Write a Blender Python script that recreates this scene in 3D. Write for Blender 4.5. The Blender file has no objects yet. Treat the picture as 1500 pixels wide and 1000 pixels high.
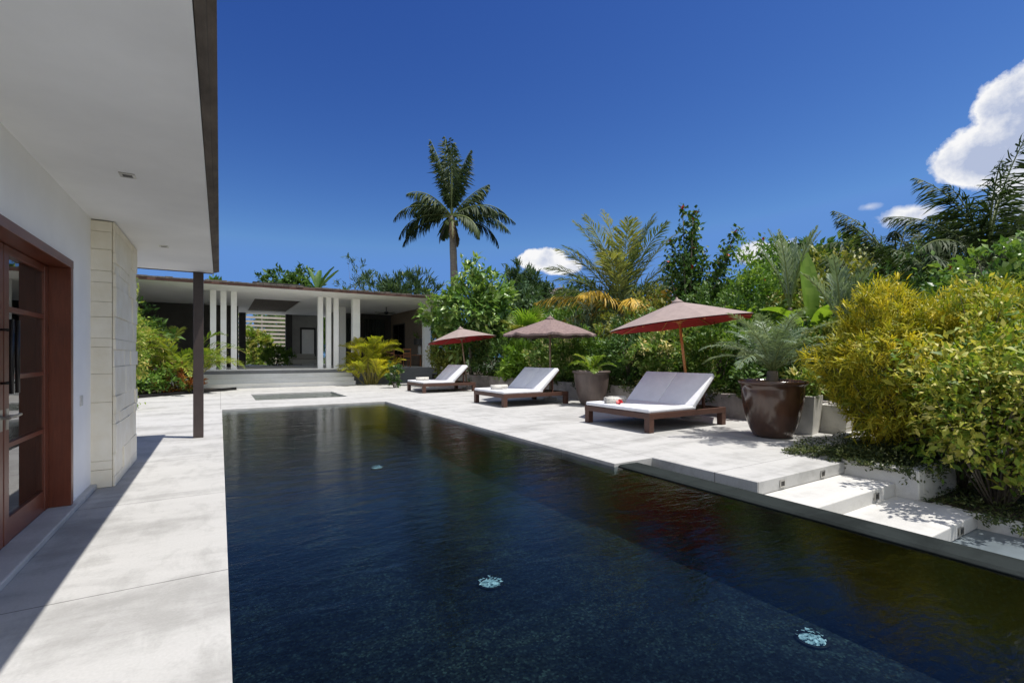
import bpy, bmesh, math, random
import numpy as np
from mathutils import Vector, Matrix
R = math.radians
sc = bpy.context.scene
col = sc.collection

# ---------------------------------------------------------------- camera
cam = bpy.data.cameras.new("camera"); camo = bpy.data.objects.new("camera", cam); col.objects.link(camo)
camo.location = (0, 0, 1.5); camo.rotation_euler = (R(90), 0, R(-31.4))
cam.sensor_width = 36; cam.lens = 701/1500*36; cam.shift_y = 22/1500; cam.clip_start = 0.05; cam.clip_end = 3000
sc.camera = camo
# ---------------------------------------------------------------- light
SUN_EL, SUN_AZ = R(70.5), math.atan2(.8, -.6)
sdir = Vector((math.sin(SUN_AZ)*math.cos(SUN_EL), math.cos(SUN_AZ)*math.cos(SUN_EL), math.sin(SUN_EL)))
sl = bpy.data.lights.new("sun", 'SUN'); sl.energy = 3.1; sl.angle = R(.53); sl.color = (1, .96, .9)
so = bpy.data.objects.new("sun", sl); col.objects.link(so); so.rotation_euler = (-sdir).to_track_quat('-Z', 'Y').to_euler()
so.location = (0, 0, 40)
vs = sc.view_settings; vs.view_transform = 'Standard'; vs.look = 'None'; vs.exposure = 0.92; vs.gamma = 1
sc.cycles.use_denoising = True; sc.cycles.max_bounces = 12; sc.cycles.diffuse_bounces = 8; sc.cycles.transparent_max_bounces = 12
sc.cycles.sample_clamp_indirect = 6

def N(nt, t, loc=None, **kw):
    n = nt.nodes.new(t)
    for k, v in kw.items():
        if k.startswith('i_'):
            key = k[2:]
            n.inputs[int(key) if key.isdigit() else key.replace('_', ' ')].default_value = v
        else: setattr(n, k, v)
    return n
def math_(nt, op, a, b=None, c=None, clamp=False):
    n = nt.nodes.new('ShaderNodeMath'); n.operation = op; n.use_clamp = clamp
    for i, v in enumerate((a, b, c)):
        if v is None: continue
        if isinstance(v, (int, float)): n.inputs[i].default_value = v
        else: nt.links.new(v, n.inputs[i])
    return n.outputs[0]
def mix(nt, fac, a, b, mode='MIX'):
    n = nt.nodes.new('ShaderNodeMix'); n.data_type = 'RGBA'; n.blend_type = mode
    for i, v in ((0, fac), (6, a), (7, b)):
        if isinstance(v, (int, float)): n.inputs[i].default_value = v
        elif isinstance(v, (tuple, list)): n.inputs[i].default_value = (*v[:3], 1)
        else: nt.links.new(v, n.inputs[i])
    return n.outputs[2]
def ramp(nt, fac, stops, interp='LINEAR'):
    n = nt.nodes.new('ShaderNodeValToRGB'); cr = n.color_ramp; cr.interpolation = interp
    while len(cr.elements) < len(stops): cr.elements.new(.5)
    for e, (p, c) in zip(cr.elements, stops):
        e.position = p; e.color = (*c, 1) if len(c) == 3 else c
    nt.links.new(fac, n.inputs[0]); return n.outputs[0]
def vmath(nt, op, a, b=None):
    n = nt.nodes.new('ShaderNodeVectorMath'); n.operation = op
    for i, v in enumerate((a, b)):
        if v is None: continue
        if isinstance(v, (tuple, Vector)): n.inputs[i].default_value = v
        else: nt.links.new(v, n.inputs[i])
    return n

# ---------------------------------------------------------------- sky with a few cumulus clouds
w = bpy.data.worlds.new("World"); sc.world = w; w.use_nodes = True
nt = w.node_tree; nt.nodes.clear()
sky = N(nt, 'ShaderNodeTexSky', sky_type='NISHITA', sun_disc=False, sun_elevation=SUN_EL, sun_rotation=SUN_AZ,
        altitude=300, air_density=1.0, dust_density=.25, ozone_density=3.5)
sp = N(nt, 'ShaderNodeSeparateColor'); nt.links.new(sky.outputs[0], sp.inputs[0]); cb = N(nt, 'ShaderNodeCombineColor')
for i, (ref, out, g, top) in enumerate(((1.02, .235, 2.1, 2.0), (1.78, .73, 1.85, 3.25), (3.40, 2.76, 1.27, 5.6))):      # deep polarised tropical blue
    nt.links.new(math_(nt, 'MULTIPLY', math_(nt, 'POWER', math_(nt, 'DIVIDE', math_(nt, 'MINIMUM', sp.outputs[i], top), ref), g), out*.674), cb.inputs[i])
tc = N(nt, 'ShaderNodeTexCoord'); dirv = tc.outputs['Generated']
nz = N(nt, 'ShaderNodeTexNoise', i_Scale=19.0, i_Detail=10.0, i_Roughness=.6); nt.links.new(dirv, nz.inputs['Vector'])
nz2 = N(nt, 'ShaderNodeTexNoise', i_Scale=26.0, i_Detail=6.0, i_Roughness=.6); nt.links.new(dirv, nz2.inputs['Vector'])
nzb = N(nt, 'ShaderNodeTexNoise', i_Scale=8.0, i_Detail=3.0, i_Roughness=.5); nt.links.new(dirv, nzb.inputs['Vector'])
cn = math_(nt, 'ADD', math_(nt, 'MULTIPLY', nz.outputs[0], .6), math_(nt, 'MULTIPLY', nzb.outputs[0], .4))
def cloud(direction, au, av, amp=.9, soft=.22, op=1):
    d = Vector(direction).normalized(); u = d.cross(Vector((0, 0, 1))).normalized(); v = u.cross(d)
    du = math_(nt, 'DIVIDE', vmath(nt, 'DOT_PRODUCT', dirv, u).outputs['Value'], au)
    dv = math_(nt, 'DIVIDE', vmath(nt, 'DOT_PRODUCT', dirv, v).outputs['Value'], av)
    front = math_(nt, 'GREATER_THAN', vmath(nt, 'DOT_PRODUCT', dirv, d).outputs['Value'], 0.2)
    r = math_(nt, 'SQRT', math_(nt, 'ADD', math_(nt, 'MULTIPLY', du, du), math_(nt, 'MULTIPLY', dv, dv)))
    m = math_(nt, 'SUBTRACT', 1.0, r)
    m = math_(nt, 'ADD', m, math_(nt, 'MULTIPLY', math_(nt, 'SUBTRACT', cn, .5), amp*5.5))
    return math_(nt, 'MULTIPLY', math_(nt, 'DIVIDE', m, soft, clamp=True), front), math_(nt, 'MULTIPLY', math_(nt, 'MULTIPLY', m, op, clamp=True), front)
clouds = [((1.361, .341, .415), .066, .052, .34, .16, .9), ((1.483, .2665, .46), .085, .105, .34, .16, 1.1), ((1.60, .19, .46), .12, .15, .34, .16, 1.2), ((1.50, .25, .33), .09, .04, .4, .5, .5),
          ((.570, .822, .200), .056, .027, .36, .16, .5), ((.60, .80, .185), .05, .018, .36, .25, .4), ((.965, .5825, .215), .05, .022, .5, .3, .3),
          ((1.15, .46, .31), .02, .008, .6, 1.6, .2), ((1.24, .415, .30), .05, .018, .6, .6, .4)]
tot = dep = None
for c in clouds:
    o, d_ = cloud(*c)
    tot = o if tot is None else math_(nt, 'MAXIMUM', tot, o); dep = d_ if dep is None else math_(nt, 'MAXIMUM', dep, d_)
shade = math_(nt, 'ADD', math_(nt, 'MULTIPLY', dep, 1.1), math_(nt, 'MULTIPLY', math_(nt, 'SUBTRACT', nz2.outputs[0], .5), 1.5))
ccol = ramp(nt, shade, [(.15, (5.0, 5.0, 5.05)), (.75, (2.4, 2.75, 3.7))])
skyc = mix(nt, tot, cb.outputs[0], ccol)
# unseen sky behind the viewer: ungraded, bright clouds added as fill light
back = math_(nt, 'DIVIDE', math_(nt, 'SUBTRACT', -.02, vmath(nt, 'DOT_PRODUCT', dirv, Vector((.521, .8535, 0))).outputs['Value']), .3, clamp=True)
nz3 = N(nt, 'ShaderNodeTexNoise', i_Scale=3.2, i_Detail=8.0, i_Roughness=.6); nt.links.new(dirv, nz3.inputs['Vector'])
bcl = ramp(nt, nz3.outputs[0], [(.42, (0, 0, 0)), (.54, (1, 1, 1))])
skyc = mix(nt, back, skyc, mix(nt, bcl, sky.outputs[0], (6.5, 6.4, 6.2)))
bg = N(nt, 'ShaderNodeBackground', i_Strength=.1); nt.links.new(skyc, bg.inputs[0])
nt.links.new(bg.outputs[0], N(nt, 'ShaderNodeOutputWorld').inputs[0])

# ---------------------------------------------------------------- helpers: properties, meshes
def tag(o, label=None, cat=None, group=None, kind=None):
    for k, v in (('label', label), ('category', cat), ('group', group), ('kind', kind)):
        if v: o[k] = v
    return o
def thing(name, label, cat, loc=(0, 0, 0), rz=0, group=None):
    o = bpy.data.objects.new(name, None); o.empty_display_size = .2; col.objects.link(o)
    o.location = loc; o.rotation_euler = (0, 0, rz); return tag(o, label, cat, group)
def link(name, me, mat, parent=None, smooth=False):
    o = bpy.data.objects.new(name, me); col.objects.link(o)
    if mat: me.materials.append(mat)
    if smooth:
        me.polygons.foreach_set('use_smooth', [True]*len(me.polygons))
    if parent: o.parent = parent
    return o
def copy_tree(o, parent=None):
    c = o.copy(); col.objects.link(c); c.parent = parent
    for ch in o.children: copy_tree(ch, c)
    return c
class MB:
    def __init__(s): s.v = []; s.f = []
    def add(s, v, f):
        n = len(s.v); s.v += [tuple(p) for p in v]; s.f += [tuple(i+n for i in q) for q in f]; return s
    def box(s, x0, x1, y0, y1, z0, z1, M=None):
        v = [Vector((x, y, z)) for z in (z0, z1) for y in (y0, y1) for x in (x0, x1)]
        if M: v = [M @ p for p in v]
        return s.add(v, [(0, 2, 3, 1), (4, 5, 7, 6), (0, 1, 5, 4), (2, 6, 7, 3), (0, 4, 6, 2), (1, 3, 7, 5)])
    def prism(s, pts, a0, a1, axis='y'):      # profile extruded along an axis; pts are the two other coordinates
        n = len(pts); v = []
        for a in (a0, a1):
            for p, q in pts: v.append((p, a, q) if axis == 'y' else (a, p, q) if axis == 'x' else (p, q, a))
        f = [tuple(range(n)), tuple(range(2*n-1, n-1, -1))]
        f += [(i, n+i, n+(i+1) % n, (i+1) % n) for i in range(n)]
        return s.add(v, f)
    def tube(s, pts, radii, sides=8, cap=True):
        pts = [Vector(p) for p in pts]; n0 = len(s.v); k = len(pts)
        if isinstance(radii, (int, float)): radii = [radii]*k
        ref = Vector((.31, .17, .93))
        for i, p in enumerate(pts):
            t = (pts[min(i+1, k-1)]-pts[max(i-1, 0)]).normalized()
            a = t.cross(ref)
            if a.length < .05: a = t.cross(Vector((1, 0, 0)))
            a.normalize(); b = t.cross(a)
            for j in range(sides):
                th = 2*math.pi*j/sides; s.v.append(tuple(p+(a*math.cos(th)+b*math.sin(th))*radii[i]))
        for i in range(k-1):
            for j in range(sides):
                q = n0+i*sides; j2 = (j+1) % sides
                s.f.append((q+j, q+j2, q+sides+j2, q+sides+j))
        if cap:
            s.f.append(tuple(n0+j for j in range(sides))[::-1]); s.f.append(tuple(n0+(k-1)*sides+j for j in range(sides)))
        return s
    def lathe(s, prof, seg=40, cx=0, cy=0):
        n0 = len(s.v)
        for r, z in prof:
            for j in range(seg):
                th = 2*math.pi*j/seg; s.v.append((cx+r*math.cos(th), cy+r*math.sin(th), z))
        for i in range(len(prof)-1):
            for j in range(seg):
                j2 = (j+1) % seg; a = n0+i*seg
                s.f.append((a+j, a+j2, a+seg+j2, a+seg+j))
        return s
    def build(s, name, mat, parent=None, bevel=0, seg=2, smooth=False, sub=0):
        me = bpy.data.meshes.new(name); me.from_pydata(s.v, [], s.f); me.update()
        bm = bmesh.new(); bm.from_mesh(me); bmesh.ops.recalc_face_normals(bm, faces=bm.faces); bm.to_mesh(me); bm.free()
        o = link(name, me, mat, parent, smooth)
        if bevel:
            b = o.modifiers.new('bevel', 'BEVEL'); b.width = bevel; b.segments = seg; b.limit_method = 'ANGLE'
        if sub:
            b = o.modifiers.new('sub', 'SUBSURF'); b.levels = b.render_levels = sub
        return o
def cells(xs, ys, filled, z0, z1):
    """slab made of grid cells: one connected sheet with holes and real edges"""
    m = MB(); idx = {}
    def vid(i, j, k):
        if (i, j, k) not in idx:
            idx[(i, j, k)] = len(m.v); m.v.append((xs[i], ys[j], z1 if k else z0))
        return idx[(i, j, k)]
    nx, ny = len(xs)-1, len(ys)-1
    F = lambda i, j: 0 <= i < nx and 0 <= j < ny and filled((xs[i]+xs[i+1])/2, (ys[j]+ys[j+1])/2)
    for i in range(nx):
        for j in range(ny):
            if not F(i, j): continue
            for k in (0, 1): m.f.append(tuple(vid(a, b, k) for a, b in ((i, j), (i+1, j), (i+1, j+1), (i, j+1))))
            for di, dj, p, q in ((-1, 0, (i, j), (i, j+1)), (1, 0, (i+1, j), (i+1, j+1)), (0, -1, (i, j), (i+1, j)), (0, 1, (i, j+1), (i+1, j+1))):
                if not F(i+di, j+dj): m.f.append((vid(*p, 0), vid(*q, 0), vid(*q, 1), vid(*p, 1)))
    return m

# ---------------------------------------------------------------- materials
def newmat(name):
    m = bpy.data.materials.new(name); m.use_nodes = True; nt = m.node_tree
    b = nt.nodes['Principled BSDF']; return m, nt, b
def coords(nt, scale=(1, 1, 1), space='Object'):
    t = N(nt, 'ShaderNodeTexCoord'); mp = N(nt, 'ShaderNodeMapping'); mp.inputs['Scale'].default_value = scale
    nt.links.new(t.outputs[space], mp.inputs[0]); return mp.outputs[0]
def noise(nt, vec, scale, detail=6, rough=.6, dist=0):
    n = N(nt, 'ShaderNodeTexNoise', i_Scale=scale, i_Detail=detail, i_Roughness=rough, i_Distortion=dist)
    nt.links.new(vec, n.inputs['Vector']); return n.outputs[0]
def bump(nt, b, h, strength=.3, dist=.01):
    n = N(nt, 'ShaderNodeBump', i_Strength=strength, i_Distance=dist); nt.links.new(h, n.inputs['Height'])
    nt.links.new(n.outputs[0], b.inputs['Normal'])
def plain(name, c, rough=.6, var=.15, scale=6, bumpy=.1, metal=0, stretch=(1, 1, 1), spec=.5, c2=None):
    m, nt, b = newmat(name); v = coords(nt, stretch)
    n = noise(nt, v, scale)
    c2 = c2 or tuple(x*(1-var) for x in c)
    hi = tuple(min(1, x*(1+var*.5)) for x in c)
    nt.links.new(ramp(nt, n, [(.3, c2), (.7, hi)]), b.inputs['Base Color'])
    b.inputs['Roughness'].default_value = rough; b.inputs['Metallic'].default_value = metal
    b.inputs['Specular IOR Level'].default_value = spec
    if bumpy: bump(nt, b, noise(nt, v, scale*6), bumpy)
    return m
def concrete(name, c, joints=False, stain=.5, rough=.7, streak=(.35, 1.2, 1)):
    m, nt, b = newmat(name); v = coords(nt)
    big = noise(nt, coords(nt, streak), 1.3, 8, .65, .6); mid = noise(nt, coords(nt, (1, .45, 1)), 4.5, 8, .7, .4); fine = noise(nt, v, 60, 4, .6)
    dark = tuple(x*(1-stain) for x in (c[0], c[1], c[2]*.97))
    c1 = ramp(nt, big, [(.3, tuple(x*(1-stain*.45) for x in c)), (.46, tuple(x*.96 for x in c)), (.7, tuple(min(.9, x*1.06) for x in c))])
    st = ramp(nt, math_(nt, 'MULTIPLY', mid, big), [(.16, (1, 1, 1)), (.27, (0, 0, 0))])
    c2 = mix(nt, math_(nt, 'MULTIPLY', st, .45), c1, dark)
    c3 = mix(nt, .14, c2, ramp(nt, fine, [(.3, (.25, .25, .25)), (.7, (1, 1, 1))]), 'MULTIPLY')
    h = fine
    if joints:
        sep = N(nt, 'ShaderNodeSeparateXYZ'); nt.links.new(v, sep.inputs[0])
        jm = None
        for ax, off, per, lo in ((1, 3.93, 2.27, None), (0, .02, 8.0, 15.9), (0, 5.5, 400, None), (0, 8.3, 400, None)):
            d = math_(nt, 'PINGPONG', math_(nt, 'SUBTRACT', sep.outputs[ax], off), per/2)
            wob = math_(nt, 'MULTIPLY', math_(nt, 'SUBTRACT', noise(nt, v, 3), .5), .008)
            k = math_(nt, 'LESS_THAN', math_(nt, 'ABSOLUTE', math_(nt, 'ADD', d, wob)), .0055)
            if lo: k = math_(nt, 'MULTIPLY', k, math_(nt, 'GREATER_THAN', sep.outputs[1], lo))
            jm = k if jm is None else math_(nt, 'MAXIMUM', jm, k)
        c3 = mix(nt, math_(nt, 'MULTIPLY', jm, .75), c3, (.09, .085, .08))
    nt.links.new(c3, b.inputs['Base Color']); b.inputs['Roughness'].default_value = rough
    b.inputs['Specular IOR Level'].default_value = .35
    bump(nt, b, math_(nt, 'ADD', fine, mid), .12, .006)
    return m
def wood(name, c, c2, rough=.45, axis=2, scale=5, stretch=14):
    s = [stretch]*3; s[axis] = 1
    m, nt, b = newmat(name); v = coords(nt, tuple(s)); n = noise(nt, v, scale, 8, .6, .8); big = noise(nt, coords(nt), 2.5)
    cc = mix(nt, .35, ramp(nt, n, [(.3, c2), (.68, c)]), ramp(nt, big, [(.35, c2), (.65, c)]))
    nt.links.new(cc, b.inputs['Base Color']); b.inputs['Roughness'].default_value = rough
    bump(nt, b, n, .15, .004); return m
def leafmat(name, cols, trans=.28, rough=.5, spec=.28):
    m, nt, b = newmat(name)
    a = N(nt, 'ShaderNodeAttribute', attribute_name='rnd')
    k = len(cols); c = ramp(nt, a.outputs['Fac'], [(i/(k-1), x) for i, x in enumerate(cols)])
    nt.links.new(c, b.inputs['Base Color']); b.inputs['Roughness'].default_value = rough; b.inputs['Specular IOR Level'].default_value = spec
    tr = N(nt, 'ShaderNodeBsdfTranslucent')
    nt.links.new(mix(nt, 1.0, c, (1.5, 1.5, .7), 'MULTIPLY'), tr.inputs[0])
    ms = N(nt, 'ShaderNodeMixShader'); ms.inputs[0].default_value = trans
    nt.links.new(b.outputs[0], ms.inputs[1]); nt.links.new(tr.outputs[0], ms.inputs[2])
    nt.links.new(ms.outputs[0], nt.nodes['Material Output'].inputs[0]); return m

M = {}
M['deck'] = concrete('pale_concrete', (.455, .448, .43), joints=True, stain=.46)
M['step'] = concrete('step_concrete', (.53, .52, .495), stain=.3)
M['rim'] = concrete('wet_concrete', (.024, .029, .028), stain=.6, rough=.9); M['rim'].node_tree.nodes['Principled BSDF'].inputs['Specular IOR Level'].default_value = .04
M['gutter'] = concrete('gutter_concrete', (.15, .18, .2), stain=.4, rough=.3)
M['plaster'] = plain('white_plaster', (.89, .88, .86), .75, .04, 3, .06)
M['soffit'] = plain('soffit_paint', (.90, .90, .885), .8, .09, .9, .03)
M['pavwhite'] = plain('pavilion_plaster', (.9, .89, .87), .75, .06, 2, .05)
M['wallstain'] = concrete('stained_wall', (.34, .31, .28), stain=.6)
M['planter'] = concrete('planter_concrete', (.7, .68, .63), stain=.35)
M['stone'] = plain('cream_limestone', (.84, .79, .67), .8, .1, 3.2, .35, c2=(.77, .70, .54))
M['mortar'] = plain('mortar', (.48, .44, .36), .9, .1)
M['door'] = wood('red_hardwood', (.19, .05, .024), (.10, .026, .014), .32)
M['doory'] = wood('red_hardwood_beam', (.19, .05, .024), (.10, .026, .014), .32, axis=1)
M['post'] = plain('dark_steel_paint', (.05, .035, .032), .45, .2)
M['dark'] = plain('dark_metal', (.03, .028, .027), .35, .2, metal=.6)
M['steel'] = plain('brushed_steel', (.5, .49, .46), .3, .1, metal=1)
M['shingle'] = plain('weathered_shingles', (.13, .105, .085), .85, .45, 9, .5, stretch=(1, .35, 1))
M['shinglebrown'] = plain('brown_fascia', (.1, .045, .03), .7, .35, 6, .3)
M['lounger'] = wood('dark_teak', (.105, .047, .03), (.05, .022, .016), .5, axis=0)
M['loungery'] = wood('dark_teak_cross', (.105, .047, .03), (.05, .022, .016), .5, axis=1)
M['cushion'] = plain('white_canvas', (.74, .74, .765), .85, .06, 5, .55)
M['towel'] = plain('pale_towelling', (.62, .6, .55), .95, .12, 30, .8)
M['soil'] = plain('dark_soil', (.055, .04, .028), .95, .4, 9, .8)
M['grass'] = plain('garden_ground', (.06, .075, .03), .95, .5, 2, .6)
M['glaze'] = plain('brown_glaze', (.085, .043, .027), .16, .5, 2.6, .05, stretch=(1, 1, .5), spec=.7)
M['glazematt'] = plain('weathered_glaze', (.12, .09, .078), .42, .4, 3, .12, stretch=(1, 1, .4))
M['bark'] = plain('grey_bark', (.16, .13, .10), .9, .45, 7, .6, stretch=(1, 1, 3))
M['palmbark'] = plain('palm_bark', (.2, .17, .14), .9, .45, 5, .7, stretch=(.6, .6, 5))
M['stem'] = plain('green_stem', (.16, .2, .06), .6, .3, 5, .1)
M['canestem'] = plain('yellow_cane', (.32, .27, .06), .55, .35, 5, .1)
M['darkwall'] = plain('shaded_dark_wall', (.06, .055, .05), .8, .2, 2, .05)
M['brownwall'] = plain('brown_wall', (.2, .15, .11), .8, .15, 2, .05)
M['greywall'] = plain('grey_wall', (.36, .35, .33), .8, .15, 2, .05)
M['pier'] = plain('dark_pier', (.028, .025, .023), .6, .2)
M['plinth'] = concrete('grey_plinth', (.24, .24, .24), stain=.35)
M['pavstep'] = concrete('pavilion_step', (.86, .845, .81), stain=.15)
M['orangewood'] = wood('orange_teak', (.38, .15, .06), (.2, .075, .03), .5)
M['sofa'] = plain('grey_upholstery', (.42, .41, .38), .9, .1, 12, .3)
M['curtain'] = plain('charcoal_curtain', (.035, .042, .038), .9, .3, 3, .1, stretch=(1, 8, .3))
M['poolstone'] = None
M['red'] = plain('red_petal', (.55, .02, .02), .5, .25, 20, 0)
M['white'] = plain('white_petal', (.75, .74, .72), .6, .1, 20, 0)
M['slat'] = wood('pale_slat', (.5, .45, .38), (.33, .29, .23), .6, axis=0)
M['roof2'] = plain('old_roof', (.14, .11, .1), .9, .3)

def poolstone(name='dark_pool_stone'):
    m, nt, b = newmat(name); v = coords(nt)
    big = noise(nt, v, .8, 6, .65, .6); sm = noise(nt, v, 7, 6, .8, .3)
    vor = N(nt, 'ShaderNodeTexVoronoi', i_Scale=52.0); nt.links.new(v, vor.inputs['Vector'])
    sepc = N(nt, 'ShaderNodeSeparateColor'); nt.links.new(vor.outputs['Color'], sepc.inputs[0])
    base = ramp(nt, big, [(.3, (.003, .005, .006)), (.5, (.0075, .011, .012)), (.64, (.015, .021, .018)), (.76, (.036, .044, .029))])
    peb = ramp(nt, sepc.outputs[0], [(0, (.25, .25, .3)), (.6, (.9, .9, .95)), (.86, (1.5, 1.6, 1.6)), (.96, (2.6, 2.9, 2.7))])
    cc = mix(nt, 1.0, base, peb, 'MULTIPLY')
    cc = mix(nt, .7, cc, ramp(nt, sm, [(.36, (.2, .22, .25)), (.6, (1.3, 1.3, 1.3))]), 'MULTIPLY')
    nt.links.new(cc, b.inputs['Base Color']); b.inputs['Roughness'].default_value = .7; b.inputs['Specular IOR Level'].default_value = .1
    return m
M['poolstone'] = poolstone()
def water(name, tint=(.52, .63, .68)):
    m, nt, b = newmat(name); nt.nodes.remove(b)
    v = coords(nt, (1, 2.4, 1)); n1 = noise(nt, v, 1.6, 3, .5, .5); n2 = noise(nt, v, 9, 4, .62, .6)
    h = math_(nt, 'ADD', math_(nt, 'MULTIPLY', n1, 1.0), math_(nt, 'MULTIPLY', n2, .28))
    bp = N(nt, 'ShaderNodeBump', i_Strength=.28, i_Distance=.035); nt.links.new(h, bp.inputs['Height'])
    fr = N(nt, 'ShaderNodeFresnel', i_IOR=1.25); nt.links.new(bp.outputs[0], fr.inputs['Normal'])
    gl = N(nt, 'ShaderNodeBsdfGlossy', i_Roughness=.015); gl.inputs[0].default_value = (1, 1, 1, 1); nt.links.new(bp.outputs[0], gl.inputs['Normal'])
    tr = N(nt, 'ShaderNodeBsdfTransparent'); tr.inputs[0].default_value = (*tint, 1)
    ms = N(nt, 'ShaderNodeMixShader'); nt.links.new(fr.outputs[0], ms.inputs[0])
    nt.links.new(tr.outputs[0], ms.inputs[1]); nt.links.new(gl.outputs[0], ms.inputs[2])
    nt.links.new(ms.outputs[0], nt.nodes['Material Output'].inputs[0]); return m
M['water'] = water('dark_pool_water')
def glass(name, tint=(.75, .8, .78), ior=2.1):
    m, nt, b = newmat(name); nt.nodes.remove(b)
    fr = N(nt, 'ShaderNodeFresnel', i_IOR=ior)
    gl = N(nt, 'ShaderNodeBsdfGlossy', i_Roughness=.005); gl.inputs[0].default_value = (1, 1, 1, 1)
    tr = N(nt, 'ShaderNodeBsdfTransparent'); tr.inputs[0].default_value = (*tint, 1)
    ms = N(nt, 'ShaderNodeMixShader'); nt.links.new(fr.outputs[0], ms.inputs[0])
    nt.links.new(tr.outputs[0], ms.inputs[1]); nt.links.new(gl.outputs[0], ms.inputs[2])
    nt.links.new(ms.outputs[0], nt.nodes['Material Output'].inputs[0]); return m
M['glass'] = glass('window_glass')

# leaf colours (palette runs dark to light along each leaf's random value)
G = {}
G['glossy'] = leafmat('glossy_leaf', [(0.0338, 0.0756, 0.0163), (0.0845, 0.182, 0.034), (0.188, 0.302, 0.0612), (0.319, 0.393, 0.123)], .22, .38, .45)
G['mid'] = leafmat('mid_leaf', [(0.0454, 0.101, 0.0198), (0.114, 0.219, 0.0362), (0.216, 0.31, 0.0576)], .28)
G['dark'] = leafmat('dark_leaf', [(0.025, 0.0605, 0.0163), (0.0625, 0.131, 0.029), (0.126, 0.202, 0.0454)], .2)
G['lime'] = leafmat('lime_leaf', [(0.0575, 0.127, 0.0138), (0.138, 0.253, 0.0253), (0.276, 0.391, 0.0517)], .35)
G['olive'] = leafmat('olive_leaf', [(0.0657, 0.097, 0.0191), (0.164, 0.194, 0.035), (0.328, 0.3, 0.0635)], .28)
G['varieg'] = leafmat('variegated_leaf', [(0.0587, 0.126, 0.0255), (0.136, 0.237, 0.0425), (0.216, 0.298, 0.0709), (0.879, 0.724, 0.369)], .25)
G['croton'] = leafmat('croton_leaf', [(.08, .12, .012), (.17, .2, .02), (.38, .36, .025), (.60, .50, .04), (.52, .40, .03)], .25)
G['croton2'] = leafmat('croton_green_leaf', [(.05, .10, .012), (.13, .2, .02), (.33, .32, .03), (.5, .4, .05)], .28)
G['bright'] = leafmat('bright_leaf', [(0.0518, 0.12, 0.0108), (0.124, 0.214, 0.0225), (0.248, 0.308, 0.054), (0.517, 0.427, 0.144)], .35)
G['bushmix'] = leafmat('bush_leaf', [(.05, .10, .014), (.11, .19, .022), (.22, .28, .035), (.46, .42, .07), (.55, .5, .2)], .3)
G['areca'] = leafmat('areca_leaf', [(0.0467, 0.0935, 0.0131), (0.112, 0.178, 0.0224), (0.215, 0.271, 0.0374), (0.337, 0.318, 0.0467)], .35)
G['yareca'] = leafmat('yellow_areca_leaf', [(.14, .19, .02), (.32, .34, .03), (.54, .48, .045), (.48, .47, .08)], .35)
G['palm'] = leafmat('palm_leaf', [(.018, .036, .013), (.04, .066, .02), (.08, .105, .04)], .25, .6, .25)
G['ypalm'] = leafmat('young_palm_leaf', [(.04, .075, .025), (.09, .13, .045), (.18, .21, .075), (.32, .29, .08)], .3)
G['yellowfrond'] = leafmat('yellow_frond', [(.3, .2, .02), (.55, .36, .04), (.6, .42, .08)], .3)
G['silver'] = leafmat('silver_palm_leaf', [(.08, .13, .07), (.17, .23, .14), (.3, .36, .26)], .25, .4)
G['banana'] = leafmat('banana_leaf', [(.09, .17, .02), (.16, .27, .03), (.25, .36, .06)], .4)
G['far'] = leafmat('far_leaf', [(0.026, 0.0585, 0.0234), (0.052, 0.0975, 0.039), (0.091, 0.143, 0.0585)], .2)
G['cover'] = leafmat('groundcover_leaf', [(0.024, 0.042, 0.0144), (0.06, 0.084, 0.024), (0.12, 0.132, 0.048)], .25)
G['dead'] = leafmat('dry_frond', [(.07, .05, .025), (.13, .09, .04), (.19, .13, .06)], .2)

# ---------------------------------------------------------------- foliage
TPL = {
 'blade': (np.array([(0, 0, 0), (.4, .5, .04), (.4, -.5, .04), (1, 0, -.12)]), np.array([(0, 2, 1), (1, 2, 3)])),
 'leaf': (np.array([(0, 0, 0), (.45, .5, .07), (.45, -.5, .07), (.5, 0, 0), (1, 0, -.12)]), np.array([(0, 3, 1), (0, 2, 3), (1, 3, 4), (3, 2, 4)])),
 'strip': (np.array([(0, 0, 0), (.35, .5, .05), (.35, -.5, .05), (.75, .34, 0), (.75, -.34, 0), (1, 0, -.14)]), np.array([(0, 2, 1), (1, 2, 4), (1, 4, 3), (3, 4, 5)])),
 'broad': (np.array([(0, 0, 0), (.22, .42, .06), (.6, .46, .03), (.22, -.42, .06), (.6, -.46, .03), (.3, 0, 0), (.65, 0, -.04), (1, 0, -.16)]),
           np.array([(0, 5, 1), (1, 5, 6), (1, 6, 2), (2, 6, 7), (0, 3, 5), (3, 6, 5), (3, 4, 6), (4, 7, 6)])),
}
def unit(a): return a/np.maximum(np.linalg.norm(a, axis=-1, keepdims=True), 1e-9)
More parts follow.
